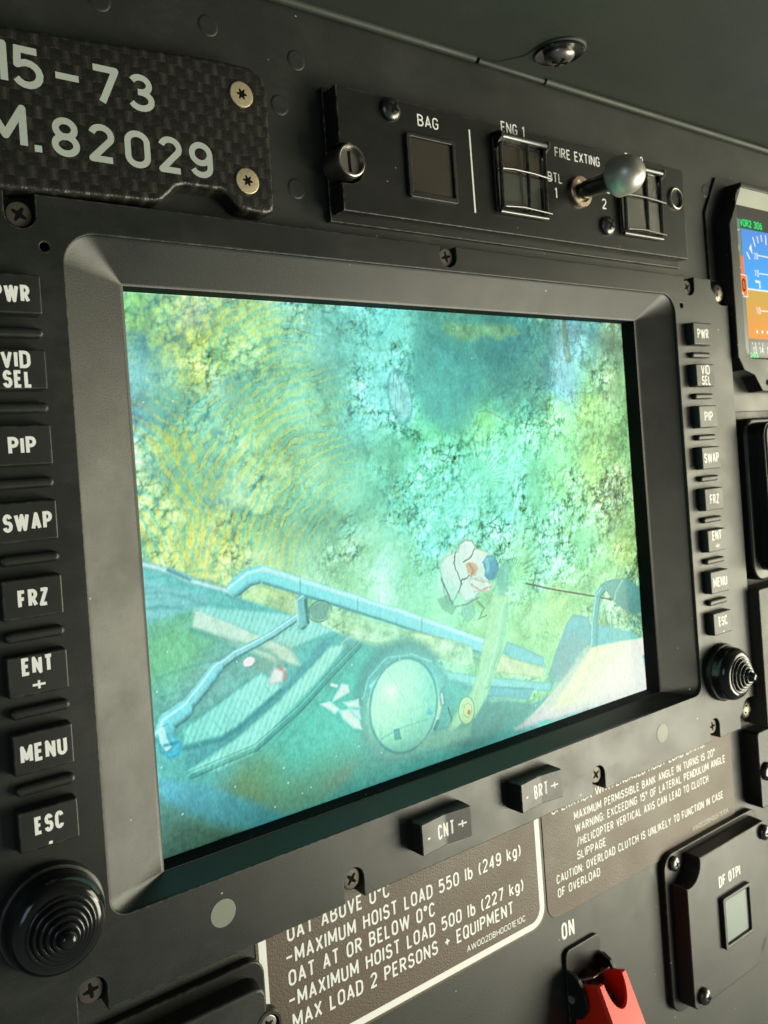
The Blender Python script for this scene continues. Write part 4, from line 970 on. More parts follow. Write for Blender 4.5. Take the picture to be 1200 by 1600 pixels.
for x in (-150.6, 151.6):
    # moulded rubber cursor knob: collar, dome, stepped cone with a nib
    z = -90.2
    bm = NB(); lathe(bm, x, z, [(13.2, -0.3), (13.2, 2.0), (12.9, 2.7), (12.4, 3.0), (12.0, 3.1)], 64, close=False)
    prof = [(12.3, 2.9), (12.1, 4.6)]
    prof += [(12.1-0.0*0, 5.0)]+[(12.1-3.6*(1-math.cos(a)), 5.0+5.0*math.sin(a)) for a in [PI/2*i/10 for i in range(1, 11)]]
    r, h = 8.5, 10.0
    for k in range(5):
        prof += [(r-0.06, h+0.3), (r-0.3, h+0.6), (r-0.62, h+0.66), (r-0.92, h+0.50), (r-1.1, h+0.46), (r-1.22, h+0.74), (r-1.27, h+1.0)]
        r -= 1.27; h += 1.05
    prof += [(r-.1, h+.6), (r-.4, h+1.2), (r-.9, h+1.6), (r-1.5, h+1.72), (0.05, h+1.74)]
    kn = NB(); lathe(kn, x, z, prof, 72)
    c_ = link('knob_collar', bm, M_dark, disp)
    link('knob', kn, M_gloss, c_, sharp=60)
for x in (-104.0, 104.4):
    bm = NB(); slab(bm, circ(x, -107.3, 3.95, 40), -0.3, 0.12, 0.1); link('light_sensor', bm, M_disc, disp)
for i, (x, z) in enumerate(top_s+bot_s):
    screw(disp, x, z, HP, -1.4, 3.3, M_screw_bk, ang=random.uniform(0, 90))

# panel screws in the corner cut-outs
for (x, z, lab) in ((174.4, 88.0, 'big silver domed screw by the upper right corner of the monitor'), (173.7, -113.2, 'big silver domed screw by the lower right corner of the monitor')):
    t = thing('panel_screw', lab, 'screw', (x, z, HP), 'silver domed panel screws at the monitor corners')
    bm = NB(); lathe(bm, x, z, [(4.6, HP), (4.6, HP+3.0)]+[(4.6*math.cos(a), HP+3.0+2.2*math.sin(a)) for a in [PI/2*i/8 for i in range(1, 8)]], 36)
    link('head', bm, M_pan, t)
    bm = NB(); cross_slot(bm, x, z, HP+5.0, 2.6, 30); link('driver_recess', bm, M_slot, t)

# ================================================================== CARBON NAMEPLATE
np_ = thing('nameplate', 'carbon fibre plate lettered 15-73 M.82029 with two gold screws', 'nameplate', (-110, 116, HP))
bm = NB()
o_ = [(-190, 90.0), (-151, 93.6), (-109.2, 95.2), (-106.5, 96.6), (-102.5, 100.6), (-100, 101.2), (-88.5, 101.4), (-86.6, 100.4), (-83.5, 97.2), (-82.0, 96.4), (-74.0, 96.0), (-71.4, 97.2), (-70.5, 99.6), (-70.3, 135.0), (-72.0, 138.6), (-76.5, 140.8), (-88, 140.6), (-147, 135.8), (-190, 132.5)]
slab(bm, o_, HP-0.2, 1.0, 1.5, seg=5)
link('carbon_sheet', bm, M_carbon, np_)
for z, a in ((131.4, .3), (105.3, .9)):
    s = screw(np_, -80.0, z, 0.4, 1.5, 3.9, M_gold, ang=a, slot='lobe')
bm = NB(); h = 1.04
write(bm, '1', -149.2, 120.6, h, 11.2, 2.6, .165)
write(bm, '5', -145.5, 120.4, h, 10.9, 7.7, .168); write(bm, '-', -135.6, 120.4, h, 10.4, 7.8, .168)
write(bm, '7', -125.6, 119.9, h, 11.0, 8.0, .168); write(bm, '3', -115.3, 120.3, h, 10.4, 7.6, .168)
write(bm, 'M', -153.5, 104.5, h, 11.4, 10.6, .168)
write(bm, '.', -141.3, 105.2, h, 11, 2.0, .168)
for c, x in zip('82029', (-136.9, -127.3, -117.3, -107.7, -98.3)): write(bm, c, x, 104.2, h, 10.4, 7.3, .168)
link('lettering', bm, M_grey_ink, np_, smooth=False)

# ================================================================== FIRE PANEL (baggage / fire extinguisher switches)
fp = thing('fire_panel', 'black fire extinguisher switch panel with toggle and guarded buttons above the monitor', 'switch panel', (50, 118, HP))
bm = NB()
FX0, FX1, FZ0, FZ1 = -47.0, 147.2, 98.3, 143.0
slab(bm, [(FX0, FZ0), (FX1, FZ0), (FX1, FZ1), (FX0, FZ1)], HP-0.1, -4.0, 0.4)
link('back_plate', bm, M_switch, fp)
bm = NB()
fo = [(-45.6, 100.4), (145.4, 101.0), (145.6, 142.0), (-45.8, 141.5), (-45.7, 122.6)]+circ(-43.0, 116.2, 6.6, 14, 78, -78)+[(-45.6, 109.7)]
slab(bm, fo, -4.2, 2.0, 0.4)
link('face_plate', bm, M_switch, fp)
# quarter-turn fasteners
def dzus(x, z, h0, h1, r, ang):
    bm = NB(); lathe(bm, x, z, [(r*1.0, h0), (r, h1-1.0), (r-.35, h1-.2), (r-.7, h1), (r-1.1, h1-.1), (r-1.3, h1-1.6), (.1, h1-1.7)], 40)
    o = link('quarter_turn_fastener', bm, M_grey_steel, fp)
    a = math.radians(ang); d = (math.cos(a), math.sin(a)); n = (-d[1], d[0]); bm = NB(); w = .6; L_ = r-1.35
    slab(bm, [(x+d[0]*L_*i+n[0]*w*j, z+d[1]*L_*i+n[1]*w*j) for i, j in ((-1, -1), (1, -1), (1, 1), (-1, 1))], h1-2.0, h1-1.62, .02)
    link('slot', bm, M_slot, o)
dzus(-43.2, 116.2, -4.0, 5.0, 5.6, 92)
dzus(138.2, 127.8, 1.8, 3.2, 5.2, 95)
for x, z in ((-23.8, 137.2), (88.0, 109.9)):
    screw(fp, x, z, 1.9, 2.4, 4.1, M_dark_steel, dome=2.3, ang=60)
for t, x, z, ch, wd in (('BAG', -11.9, 134.0, 4.2, 9.6), ('FIRE EXTING', 58.6, 134.3, 4.1, 27.6), ('BTL', 53.6, 123.9, 4.0, 8.2), ('1', 57.0, 117.6, 4.4, None), ('BTL', 83.6, 123.9, 4.0, 8.2), ('2', 86.0, 117.0, 4.4, 2.8), ('ENG 1', 29.2, 138.9, 4.4, 12.6), ('ENG 2', 103.6, 138.9, 4.4, 12.6)):
    bm = NB(); write(bm, t, x, z, 2.05, ch, wd, .13, .14); link('legend', bm, M_white, fp, smooth=False)
bm = NB(); slab(bm, [(12.5, 106.6), (13.2, 106.6), (13.0, 137.0), (12.3, 137.0)], 1.9, 2.04, .01); link('divider_line', bm, M_white, fp, smooth=False)
# square annunciator lamp
bm = NB(); slab(bm, rrect(-18.4, 108.2, 4.0, 130.6, 1.2), 1.8, 3.3, .3, holes=[rrect(-16.6, 110.2, 2.6, 129.2, .6)], hole_h0=1.9)
fr_ = link('annunciator_frame', bm, M_dark, fp)
bm = NB(); slab(bm, rrect(-16.7, 110.1, 2.7, 129.3, .5), 1.9, 2.35, .3); link('annunciator_lamp', bm, M_lamp, fr_)
# guarded push buttons
def guarded(x0, z0, x1, z1):
    w, hh = x1-x0, z1-z0; zm = z0+hh*.62; xm = x0+w*.60
    bm = NB(); slab(bm, rrect(x0, z0, x1, z1+2.5, 1.2), 1.8, 3.0, .4, holes=[rrect(x0+1.8, z0+2.4, x1-1.4, z1+.6, .6)], hole_h0=1.2)
    g = link('button_guard', bm, M_dark, fp)
    bm = NB(); slab(bm, rrect(x0+2.2, zm+.3, x1-1.8, z1+.2, .5), .8, 2.2, .4); link('lamp_upper', bm, M_lens_up, g)
    bm = NB(); slab(bm, rrect(x0+2.2, z0+2.8, x1-1.8, zm-.3, .5), .8, 2.2, .4); link('lamp_lower', bm, M_lens_lo, g)
    bm = NB(); tube(bm, [(x0+2.0, z1+1.8, 5.6), (x1-.6, z1+1.8, 5.6)], 1.35, 18); link('hinge_rod', bm, M_dark_steel, g)
    for xx in (x0+.6, x1-1.0):
        bm = NB()
        a = [(z1+4.0, 2.0), (z1+3.6, 5.4), (z1+2.8, 7.2), (z1+1.0, 7.2), (z1-.2, 5.6), (z1-3.6, 2.0)]
        l1 = [bm.verts.new(W(xx, z, h)) for z, h in a]; l2 = [bm.verts.new(W(xx+1.0, z, h)) for z, h in a]
        bridge(bm, l1, l2); bm.faces.new(l1); bm.faces.new(l2); link('hinge_ear', bm, M_dark_steel, g, sharp=20)
    for xx, r in ((x0+1.8, .8), (xm, .7), (x1-1.2, .7)):
        bm = NB(); tube(bm, [(xx, z1+1.2, 5.0), (xx, zm, 4.6), (xx, z0+1.2, 4.2)], r, 8); link('guard_rail', bm, M_dark, g)
    bm = NB(); tube(bm, [(x0+1.4, zm-.2, 4.8), (x0+w*.3, zm+.2, 5.1), (x0+w*.7, zm, 5.2), (x1+1.6, zm-.6, 5.0)], .42, 10); link('guard_bar', bm, M_dark_steel, g)
    bm = NB(); tube(bm, [(x0+1.0, z0+.2, 3.4), (x1-.2, z0+.2, 3.4)], .85, 14); link('guard_lip', bm, M_dark_steel, g)
    bm = NB(); tube(bm, [(x0+3, z0+2.0, 4.3), (x0+w*.45, z0+2.5, 4.9), (x1+1.2, z0+1.9, 4.6)], .40, 10); link('guard_bar', bm, M_dark_steel, g)
    bm = NB(); slab(bm, rrect(x0+1.8, z0+1.6, x1-1.4, z1+.8, .4), 4.0, 4.3, .05, bottom=True); link('clear_cover', bm, M_clear, g)
guarded(23.4, 108.2, 50.4, 134.0)
guarded(96.6, 107.6, 124.8, 134.2)
# toggle switch: nut, lever and bullet tip standing straight out of the panel
tx, tz = 71.8, 121.9
bm = NB(); lathe(bm, tx, tz, [(6.3, 1.9), (6.3, 3.4), (6.0, 3.8), (4.6, 3.9), (4.2, 3.0), (.1, 2.8)], 6*6)
nut = link('toggle_nut', bm, M_brass, fp)
bm = NB(); lathe(bm, tx, tz, [(3.2, 2.5), (3.4, 5), (3.8, 12), (4.0, 20.5)], 32, close=False); link('toggle_lever', bm, M_dark_steel, nut)
bm = NB()
prof = [(4.0, 20.0), (7.2, 20.0), (7.6, 20.5)]+[(7.6, 22.0)]+[(7.6*math.cos(a)**.9, 24.0+8.0*math.sin(a)) for a in [PI/2*i/12 for i in range(0, 12)]]+[(.1, 32.0)]
lathe(bm, tx, tz, prof, 48); link('toggle_tip', bm, M_satin, nut, sharp=50)

# ================================================================== PLACARDS under the monitor
p1 = thing('hoist_load_placard', 'brown placard with thick white border and hoist load limits under the monitor', 'placard', (-28, -140, HP))
bm = NB(); slab(bm, rrect(-92.0, -165.0, 32.0, -98, 7.5, 10), HP-.1, HP+.25, .1); link('backing', bm, M_placard, p1)
bm = NB(); slab(bm, rrect(-91.0, -164.0, 31.2, -98.4, 7, 10), HP+.2, HP+.30, .03, holes=[rrect(-88.4, -161.6, 28.6, -101, 5, 10)], hole_r=.03); link('border', bm, M_white, p1, smooth=False)
hT = HP+.33
LN = [('OAT ABOVE 0\u00b0C', [(-81.1, -126.8), (-41.5, -127.8)]), ('-MAXIMUM HOIST LOAD 550 lb (249 kg)', [(-82.2, -133.9), (20.5, -134.7)]), ('OAT AT OR BELOW 0\u00b0C', [(-81.6, -140.7), (-22.7, -140.9)]),
      ('-MAXIMUM HOIST LOAD 500 lb (227 kg)', [(-82.3, -147.1), (20.6, -147.9)]), ('MAX LOAD 2 PERSONS + EQUIPMENT', [(-81.2, -153.1), (14.7, -155.4)])]
for t, ((xa, za), (xb, zb)) in LN:
    printed('printed_line', t, xa, (za+zb)/2, hT, 4.9, xb-xa, M_white, p1, .145)
(xa, za), (xb, zb) = [(-9.4, -159.2), (20.5, -159.1)]
printed('printed_line', 'AW002DBH0001E10C', xa, (za+zb)/2, hT, 2.3, xb-xa, M_white, p1, .14)
p2 = thing('bank_angle_placard', 'plain edged brown placard with bank angle warning under the monitor', 'placard', (98, -140, HP))
bm = NB(); slab(bm, rrect(32.9, -164.6, 164.6, -98, 6, 10), HP-.1, HP+.28, .1); link('backing', bm, M_placard, p2)
LN = [('OPERATION WITH ENGAGED HOIST LOAD LIMITS:', [(38.6, -124.7), (143.3, -124.4)], 3.5), ('MAXIMUM PERMISSIBLE BANK ANGLE IN TURNS IS 20\u00b0', [(51.3, -130.3), (150.9, -130.9)], 3.5), ('WARNING: EXCEEDING 15\u00b0 OF LATERAL PENDULUM ANGLE', [(51.5, -135.6), (158.9, -136.0)], 3.5),
      ('/HELICOPTER VERTICAL AXIS CAN LEAD TO CLUTCH', [(52.0, -141.2), (144.3, -141.4)], 3.5), ('SLIPPAGE', [(51.5, -146.4), (69.5, -146.6)], 3.5),
      ('CAUTION: OVERLOAD CLUTCH IS UNLIKELY TO FUNCTION IN CASE', [(38.8, -151.7), (155.3, -152.1)], 3.5), ('OF OVERLOAD', [(39.0, -157.0), (64.6, -157.6)], 3.5), ('AW002DBH0057E10A', [(129.8, -159.6), (158.7, -159.8)], 2.2)]
for t, ((xa, za), (xb, zb)), ch in LN:
    printed('printed_line', t, xa, (za+zb)/2, HP+.33, ch, xb-xa, M_ivory if ch < 3 else M_white, p2, .14)

# ================================================================== DF OTPI BOX
df = thing('indicator_box', 'raised black box lettered DF OTPI with a square grey lamp at lower right', 'indicator box', (142, -197, HP))
BX0, BX1, BZ0, BZ1 = 108.5, 174.6, -229.6, -164.6
bm = NB(); slab(bm, rrect(103.4, -232.0, 179.5, -162.2, (7, 5, 7, 7), 8), HP-.1, -3.2, .5); link('flange', bm, M_switch, df)
bm = NB()
nr = 8.2
blk = [(BX0, BZ0+4)]+circ(BX0+4, BZ0+4, 4, 6, 180, 270)+[(BX1-11.5, BZ0)]+circ(BX1-3, BZ0+3, nr, 10, 195, 75)[::1]+[(BX1, BZ0+11.5)]+circ(BX1-3, BZ1-3, 3, 6, 0, 90)+[(BX0+11.0, BZ1)]+circ(BX0+2.5, BZ1-2.5, nr, 10, 15, -105)+[(BX0, BZ1-11.0)]
slab(bm, blk, -3.4, 3.6, .5, draft=.6); link('housing', bm, M_plate, df)
screw(df, BX0+1.6, BZ1-2.2, -3.3, -2.2, 3.2, M_dark_steel, dome=1.2, ang=15)
screw(df, 171.0, -170.0, 3.4, 4.6, 3.6, M_dark_steel, dome=2.2, ang=80)
screw(df, 115.2, -224.0, 3.4, 4.6, 3.6, M_dark_steel, dome=2.2, ang=70)
bm = NB(); slab(bm, rrect(132.2, -210.8, 155.0, -187.6, 1.2), 3.2, 5.6, .3, holes=[rrect(134.0, -209.0, 153.4, -189.2, .6)], hole_h0=3.0)
lf = link('lamp_frame', bm, M_dark, df)
bm = NB(); slab(bm, rrect(134.0, -209.0, 153.4, -189.2, .5), 3.0, 4.4, .3); link('lamp', bm, M_glass_grey, lf)
bm = NB(); write(bm, 'DF OTPI', 132.8, -183.4, 3.66, 5.0, 17.2, .15, .1); link('legend', bm, M_white, df, smooth=False)

# ================================================================== RED GUARDED SWITCH
rg = thing('guarded_switch', 'red flip-up switch guard on a black bracket below the word ON', 'switch', (48, -190, HP))
bm = NB(); write(bm, 'ON', 39.9, -174.6, HP+.05, 6.6, 7.4, .15, .14); link('legend', bm, M_white, rg, smooth=False)
bm = NB(); slab(bm, rrect(39.6, -230, 60.4, -178.2, 3.0, 6), HP-.1, HP+1.6, .4); br = link('bracket', bm, M_switch, rg)
for xx in (39.7, 58.9):
    # rounded ear folded out of the bracket, holding the hinge pin
    bm = NB()
    a = [(-186.2, HP+1.4), (-185.6, -2.5), (-187.0, 1.0), (-190.5, 3.4), (-194.5, 4.6), (-198.0, 4.4), (-201.5, 2.0), (-203.5, -1.5), (-204.0, HP+1.4)]
    l1 = [bm.verts.new(W(xx, z, h)) for z, h in a]; l2 = [bm.verts.new(W(xx+1.4, z, h)) for z, h in a]
    bridge(bm, l1, l2); bm.faces.new(l1); bm.faces.new(l2)
    link('bracket_ear', bm, M_dark, br, sharp=25)
bm = NB(); tube(bm, [(39.1, -196.0, -2.8), (61.2, -196.0, -2.8)], 1.5, 20); link('hinge_pin', bm, M_satin, rg)
# hollow wedge cover: half-round cut in the top rim, thickness 1.3
cov = thing  # (the cover is one shell)
bm = NB()
gx0, gx1, xm = 42.0, 59.2, 50.6
def shell_pts(d):
    """outline of the cover's front face and its two cheeks, moved inwards by d"""
    front_top, front_bot = (-187.0-d*0, 9.0-d), (-228.0, 27.5-d)
    return front_top, front_bot
n = 16
cut = [(xm+5.6*math.cos(PI-PI*i/n), -187.0-9.5*math.sin(PI*i/n)) for i in range(n+1)]
def fh(z, d): return 9.0-d+(-187.0-z)*18.5/41.0
topline = [(gx0+.8, -187.0)]+cut+[(gx1-.8, -187.0)]
def face_ring(d):
    return [bm.verts.new(W(x, z, fh(z, d))) for x, z in topline], [bm.verts.new(W(gx0+.8+(gx1-gx0-1.6)*i/(len(topline)-1), -228.0, fh(-228.0, d))) for i in range(len(topline))]
ft_o, fb_o = face_ring(0); ft_i, fb_i = face_ring(1.3)
for i in range(len(topline)-1):
    bm.faces.new((ft_o[i], ft_o[i+1], fb_o[i+1], fb_o[i])); bm.faces.new((ft_i[i], fb_i[i], fb_i[i+1], ft_i[i+1]))
    bm.faces.new((ft_o[i], ft_i[i], ft_i[i+1], ft_o[i+1]))
for sgn, X in ((1, gx0), (-1, gx1)):
    e = (ft_o[0], fb_o[0]) if sgn > 0 else (ft_o[-1], fb_o[-1])
    ei = (ft_i[0], fb_i[0]) if sgn > 0 else (ft_i[-1], fb_i[-1])
    s0 = bm.verts.new(W(X, -187.4, fh(-187, 1.0))); s1 = bm.verts.new(W(X, -228, fh(-228, 1.0)))
    b0 = bm.verts.new(W(X, -191.5, -3.4)); b1 = bm.verts.new(W(X, -228, -3.4))
    i0 = bm.verts.new(W(X+sgn*1.3, -187.4, fh(-187, 2.0))); i1 = bm.verts.new(W(X+sgn*1.3, -228, fh(-228, 2.0)))
    j0 = bm.verts.new(W(X+sgn*1.3, -191.5, -3.4)); j1 = bm.verts.new(W(X+sgn*1.3, -228, -3.4))
    bm.faces.new((e[0], e[1], s1, s0)); bm.faces.new((s0, s1, b1, b0)); bm.faces.new((i0, j0, j1, i1)); bm.faces.new((s0, b0, j0, i0))
    bm.faces.new((ei[0], i0, i1, ei[1])); bm.faces.new((e[0], s0, i0, ei[0]))
link('guard_cover', bm, M_red, rg, sharp=30)
bm = NB(); lathe(bm, xm, -196.5, [(7.2, HP+1.5), (7.2, HP+4.6), (4.0, HP+4.8), (3.6, HP+8), (2.6, HP+8.4), (2.8, HP+13), (.1, HP+13.4)], 32); link('toggle_lever', bm, M_dark_steel, rg)
bm = NB(); tube(bm, [(43.6, -190.0, -2.5), (48, -189.2, 1.2), (57.5, -189.0, 1.4)], .5, 8); link('return_spring', bm, M_dark_steel, rg)

# ================================================================== LOWER LEFT BOX
lb = thing('control_box', 'black raised box with rounded corner half hidden below the lower left of the monitor', 'control box', (-140, -160, HP))
bm = NB(); slab(bm, rrect(-215, -235, -90.8, -126.2, 5, 8), HP-.1, -3.0, .6); link('flange', bm, M_switch, lb)
bm = NB()
blk = [(-210, -230), (-97, -230), (-93.2, -226), (-93.2, -152.0)]+circ(-91.6, -145.2, 6.4, 12, 255, 105)[::1]+[(-93.2, -133.5), (-94.4, -131.4), (-97.0, -130.2), (-210, -130.2)]
slab(bm, blk, -3.2, 3.0, .9, draft=.5, seg=4); link('housing', bm, M_plate, lb)
bm = NB(); lathe(bm, -92.0, -145.2, [(4.6, -3.2), (4.6, -.4), (4.2, .0), (3.4, 0), (3.0, -.8), (.1, -.9)], 32); link('screw_collar', bm, M_dark, lb)
screw(lb, -92.0, -145.2, -1.6, -.6, 2.8, M_grey_steel, ang=30)

# ================================================================== FLIGHT DISPLAY at the right edge
pf = thing('flight_display', 'flight display with blue and orange horizon cut off by the right edge', 'flight display', (255, 90, HP))
bm = NB(); slab(bm, [(176.0, 30), (345, 30), (345, 146), (180, 146), (168.8, 127.2), (169.2, 94.4), (176.0, 93.8)], -3.55, -2.3, .3); link('mounting_plate', bm, M_dark, pf)
o1 = [(176.4, 56.0), (181.6, 49.6), (190.4, 47.2), (197.0, 39.2), (335, 39.2), (335, 143.0), (190.0, 143.0), (176.6, 120.6)]
bm = NB()
i0 = rrect(184.0, 55.6, 328, 140.2, (6, 6, 6, 8), 6)
slab(bm, o1, -4.8, 5.0, .5, draft=.3, holes=[i0], hole_r=.4, hole_h0=3.9); link('frame', bm, M_plate, pf)
bm = NB()
i1 = rrect(184.8, 56.6, 327, 132.4, (.6, .6, .6, .6), 6)
a = ring(bm, ccw(clean(i0)), 4.2); b_ = ring(bm, ccw(clean(i1)), 2.0)
bridge(bm, a, b_); link('inner_bezel', bm, M_disc, pf, sharp=50)  # pale grey stands in for the light these slopes catch
def flat(name, pts, h, material, parent):
    bm = NB(); bm.faces.new([bm.verts.new(W(x, z, h)) for x, z in pts]); return link(name, bm, material, parent, smooth=False)
G_dark = glow('lit_dark', srgb(66, 62, 54)); G_blue = glow('lit_blue', srgb(40, 150, 232)); G_orange = glow('lit_orange', srgb(225, 150, 40))
G_tape = glow('lit_grey', srgb(120, 132, 122)); G_white = glow('lit_white', srgb(245, 245, 235)); G_green = glow('lit_green', srgb(60, 240, 130)); G_red = glow('lit_orange_red', srgb(250, 120, 30)); G_gsh = glow('lit_green_back', srgb(20, 90, 50)); G_grey = glow('lit_grey_dark', srgb(96, 98, 100))
scn = flat('screen', [(184.4, 55.8), (327.4, 55.8), (327.4, 132.6), (184.4, 132.6)], 1.9, G_dark, pf)
H2 = 1.95
flat('speed_tape', [(184.6, 62.0), (187, 58.6), (192.0, 58.4), (192.0, 125.2), (186.4, 126.2), (184.6, 126.2)], H2, G_tape, scn)
# sky and ground with a soft vertical grade like the real display
def graded(name, x0, x1, z0, z1, c0, c1, h):
    m, nt, b = mat(name+'_glow'); N = nt.nodes; L = nt.links
    tc = N.new('ShaderNodeTexCoord'); sx = N.new('ShaderNodeSeparateXYZ'); L.new(tc.outputs['Object'], sx.inputs[0])
    mr = N.new('ShaderNodeMapRange'); mr.inputs[1].default_value = z0*S; mr.inputs[2].default_value = z1*S; L.new(sx.outputs[2], mr.inputs[0])
    mx = N.new('ShaderNodeMix'); mx.data_type = 'RGBA'; mx.inputs[6].default_value = c0; mx.inputs[7].default_value = c1
    L.new(mr.outputs[0], mx.inputs[0]); L.new(mx.outputs[2], b.inputs['Emission Color']); b.inputs['Emission Strength'].default_value = 1
    b.inputs['Base Color'].default_value = (0, 0, 0, 1); b.inputs['Specular IOR Level'].default_value = .2
    return flat(name, [(x0, z0), (x1, z0), (x1, z1), (x0, z1)], h, m, scn)
graded('attitude_sky', 192.2, 290, 91.0, 121.0, srgb(0, 170, 250), srgb(70, 140, 225), H2)
graded('attitude_ground', 192.2, 290, 66.0, 91.0, srgb(238, 142, 30), srgb(200, 165, 60), H2)
flat('compass_tape', [(193.2, 57.8), (290, 57.8), (290, 64.4), (193.2, 64.4)], H2, G_grey, scn)
flat('readout_back', [(191.2, 121.2), (213.5, 121.2), (213.5, 126.4), (191.2, 126.4)], H2+.03, G_gsh, scn)
flat('readout_back', [(192.2, 56.2), (201.0, 56.2), (201.0, 59.4), (192.2, 59.4)], H2+.05, G_gsh, scn)
bm = NB(); write(bm, 'VOR2 306', 191.5, 122.0, H2+.07, 3.7, 20.6, .16, .1)
link('green_readout', bm, G_green, scn, smooth=False)
bm = NB(); write(bm, '283', 192.6, 56.4, H2+.08, 2.6, 7.6, .18, .1)
link('green_readout', bm, G_green, scn, smooth=False)
flat('speed_bug', [(190.0, 93.5), (192.6, 93.5), (192.6, 107.0), (190.0, 107.0)], H2+.03, G_red, scn)
flat('speed_bug_border', [(186.2, 88.2), (190.2, 88.0), (190.2, 86.6), (194.6, 86.6), (194.6, 97.6), (186.2, 98.2)], H2+.05, G_white, scn)
bm = NB()
flat('speed_window', [(186.5, 88.8), (190.6, 88.6), (190.6, 87.2), (194.1, 87.2), (194.1, 97.2), (186.5, 97.6)], H2+.07, G_red, scn)
bm = NB(); write(bm, '0', 189.8, 89.4, H2+.09, 6.4, 3.0, .14); link('speed_digit', bm, M_slot, scn, smooth=False)
flat('horizon_line', [(194.7, 90.4), (290, 90.4), (290, 91.2), (194.7, 91.2)], H2+.04, G_white, scn)
bm = NB(); h = H2+.06
for (x, z, x1_, z1_, w) in ((202.6, 117.6, 204.4, 112.8, .8), (206.6, 118.4, 207.6, 115.0, .8), (210.6, 119.4, 211.0, 116.0, .8), (215, 119.8, 215, 114.8, .9), (196.0, 109.4, 198.6, 106.0, .9), (206.4, 108.6, 240, 108.0, .55), (206.6, 99.4, 240, 99.4, .55), (205.6, 80.4, 240, 80.4, .55), (187.6, 120.2, 190.2, 119.8, .5), (188.2, 101.4, 189.6, 101.2, .5), (195.5, 64.2, 195.5, 63.2, .5), (198.2, 64.2, 198.2, 62.4, .5), (201.6, 64.2, 201.6, 63.2, .5), (205.0, 64.2, 205.0, 62.4, .5)):
    ribbon(bm, [(x, z), (x1_, z1_)], w, h)
ribbon(bm, [(202.2, 95.2), (206.2, 95.0), (206.2, 91.8)], 1.2, h+.01)
v = [bm.verts.new(W(x, z, h)) for x, z in ((198.4, 111.4), (201.4, 108.6), (200.6, 114.0))]; bm.faces.new(v)
write(bm, '10', 202.2, 97.6, h, 3.6, 3.8, .14, .3); write(bm, '10', 201.4, 78.6, h, 3.6, 3.8, .14, .3); write(bm, '20', 202.8, 106.4, h, 3.4, 3.4, .14, .2)
write(bm, '0', 186.7, 108.6, h, 4.6, 2.6, .13); write(bm, '13', 195.8, 58.6, h, 3.6, 3.2, .14, .2); write(bm, '14', 201.6, 58.6, h, 3.6, 4.0, .14, .2); write(bm, '15', 208.6, 58.6, h, 3.6, 4.0, .14, .2)
for x in (200.6, 205.6, 210.6, 215.6):
    v = [bm.verts.new(W(a, b, h)) for a, b in circ(x, 69.6, .85, 14)]; bm.faces.new(v)
link('symbols', bm, G_white, scn, smooth=False)
bm = NB(); slab(bm, circ(201.6, 43.8, 1.5, 20), 4.6, 5.05, .02); link('frame_hole', bm, M_slot, pf)
pf.location += W(4.2, 0.6, -2.5)          # its face stands 2.5 mm proud of the panel units

# ================================================================== UNITS BELOW IT
ga = thing('standby_instrument', 'rounded black rimmed instrument below the flight display at the right edge', 'instrument', (245, -14, HP))
bm = NB(); slab(bm, rrect(182.8, -53, 310, 27, 9, 10), HP-.1, 2.0, 1.4, seg=5); link('rim', bm, M_dark, ga)
bm = NB(); slab(bm, rrect(187.6, -48.5, 305, 24.8, 7, 10), 1.8, 8.6, .6); link('body', bm, M_gloss, ga)
bm = NB(); slab(bm, rrect(189.2, -30, 300, 24.0, 6, 10), 8.5, 9.3, .3); link('face', bm, M_beige, ga)
b3 = thing('radio_unit', 'pale grey box face beside the right edge of the monitor near the knob', 'radio box', (240, -88, HP))
bm = NB(); slab(bm, rrect(180.0, -122.2, 310, -55.8, 1.0, 4), HP-.1, 5.0, .5); link('housing', bm, M_beige, b3)
b4 = thing('side_box', 'dark box with a round black screw right of the brown bank angle placard', 'side box', (240, -142, HP))
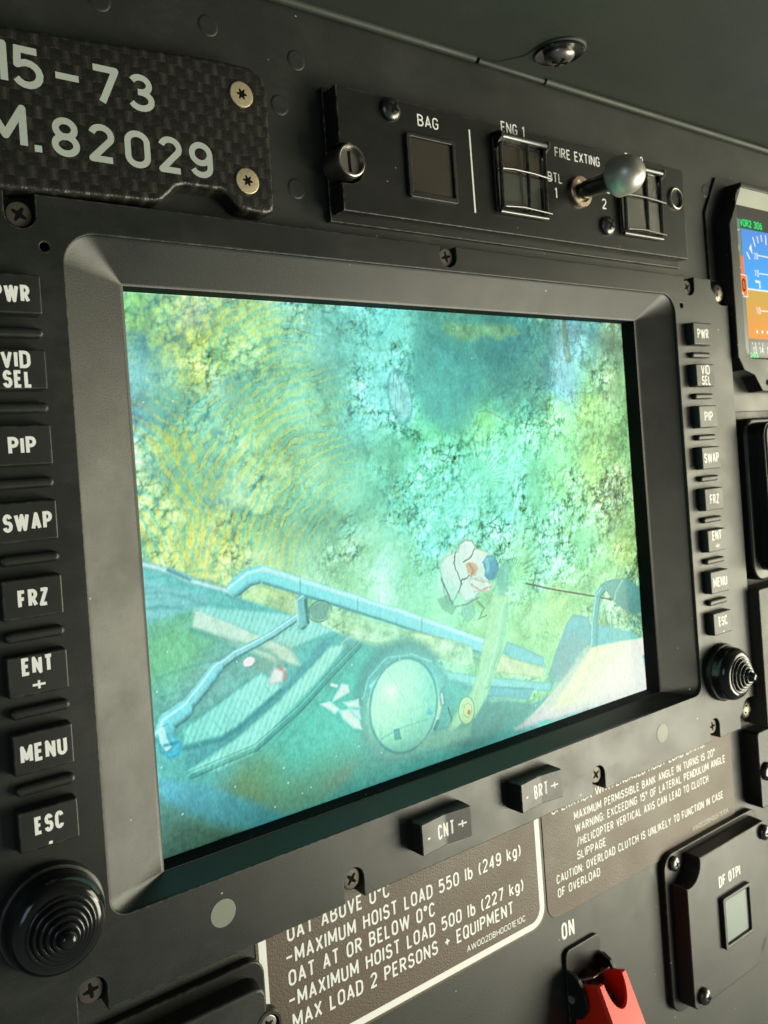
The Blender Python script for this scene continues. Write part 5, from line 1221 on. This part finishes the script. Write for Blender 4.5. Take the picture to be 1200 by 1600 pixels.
bm = NB(); slab(bm, rrect(175.4, -161.2, 310, -124.6, 1.5, 4), HP-.1, 2.0, .8); link('housing', bm, M_plate, b4)
screw(b4, 180.4, -144.0, 1.8, 3.0, 4.4, M_gloss, dome=1.5, ang=40)

# teardrop washer and screw pulled up into the glareshield
wx, wh, wz = 51.0, 14.0, 169.6
def below(bm, pts, z0, z1, r=.3):
    """flat piece hanging under the glareshield: outline in (x, h), from z0 down to z1"""
    pts = ccw(clean(pts)); q = inset(pts, r)
    a = [bm.verts.new(W(x, z0, h)) for x, h in pts]; b = [bm.verts.new(W(x, z1+r, h)) for x, h in pts]; c = [bm.verts.new(W(x, z1, h)) for x, h in q]
    bridge(bm, a, b); bridge(bm, b, c); cap(bm, [c]); return bm
bm = NB(); below(bm, [(31.5, -5.2)]+[(36, -1.0), (40.5, 6.0)]+circ(wx, wh, 10.2, 20, 175, 5)+[(60.5, 7.0), (62.6, 1.0), (65.0, -5.2)], 171.5, 168.7, .5)
link('screw_tab', bm, M_glare, gl)
def hang(name, prof, mtl, parent, n=36):
    bm = NB(); rings = [[bm.verts.new(W(wx+r*math.cos(2*PI*i/n), wz-d, wh+r*math.sin(2*PI*i/n))) for i in range(n)] for r, d in prof]
    for a, b in zip(rings, rings[1:]): bridge(bm, a, b)
    bm.faces.new(rings[-1]); return link(name, bm, mtl, parent, sharp=40)
wsh = hang('cup_washer', [(9.6, 0.8), (9.6, 1.3), (9.0, 1.7), (8.4, 1.5), (6.6, 1.2), (5.0, 1.0)], M_gloss, gl)
sc_ = hang('screw', [(5.8, .9), (5.8, 2.0)]+[(5.8*math.cos(a), 2.0+3.0*math.sin(a)) for a in [PI/2*i/8 for i in range(1, 8)]], M_grey_steel, gl)
bm = NB()
for k in (20, 110):
    a = math.radians(k); d = (math.cos(a), math.sin(a)); nn = (-d[1], d[0]); below(bm, [(wx+d[0]*3*i+nn[0]*.7*j, wh+d[1]*3*i+nn[1]*.7*j) for i, j in ((-1, -1), (1, -1), (1, 1), (-1, 1))], wz-4.0, wz-4.95-.01*(k > 50), .05)
link('driver_recess', bm, M_slot, sc_)
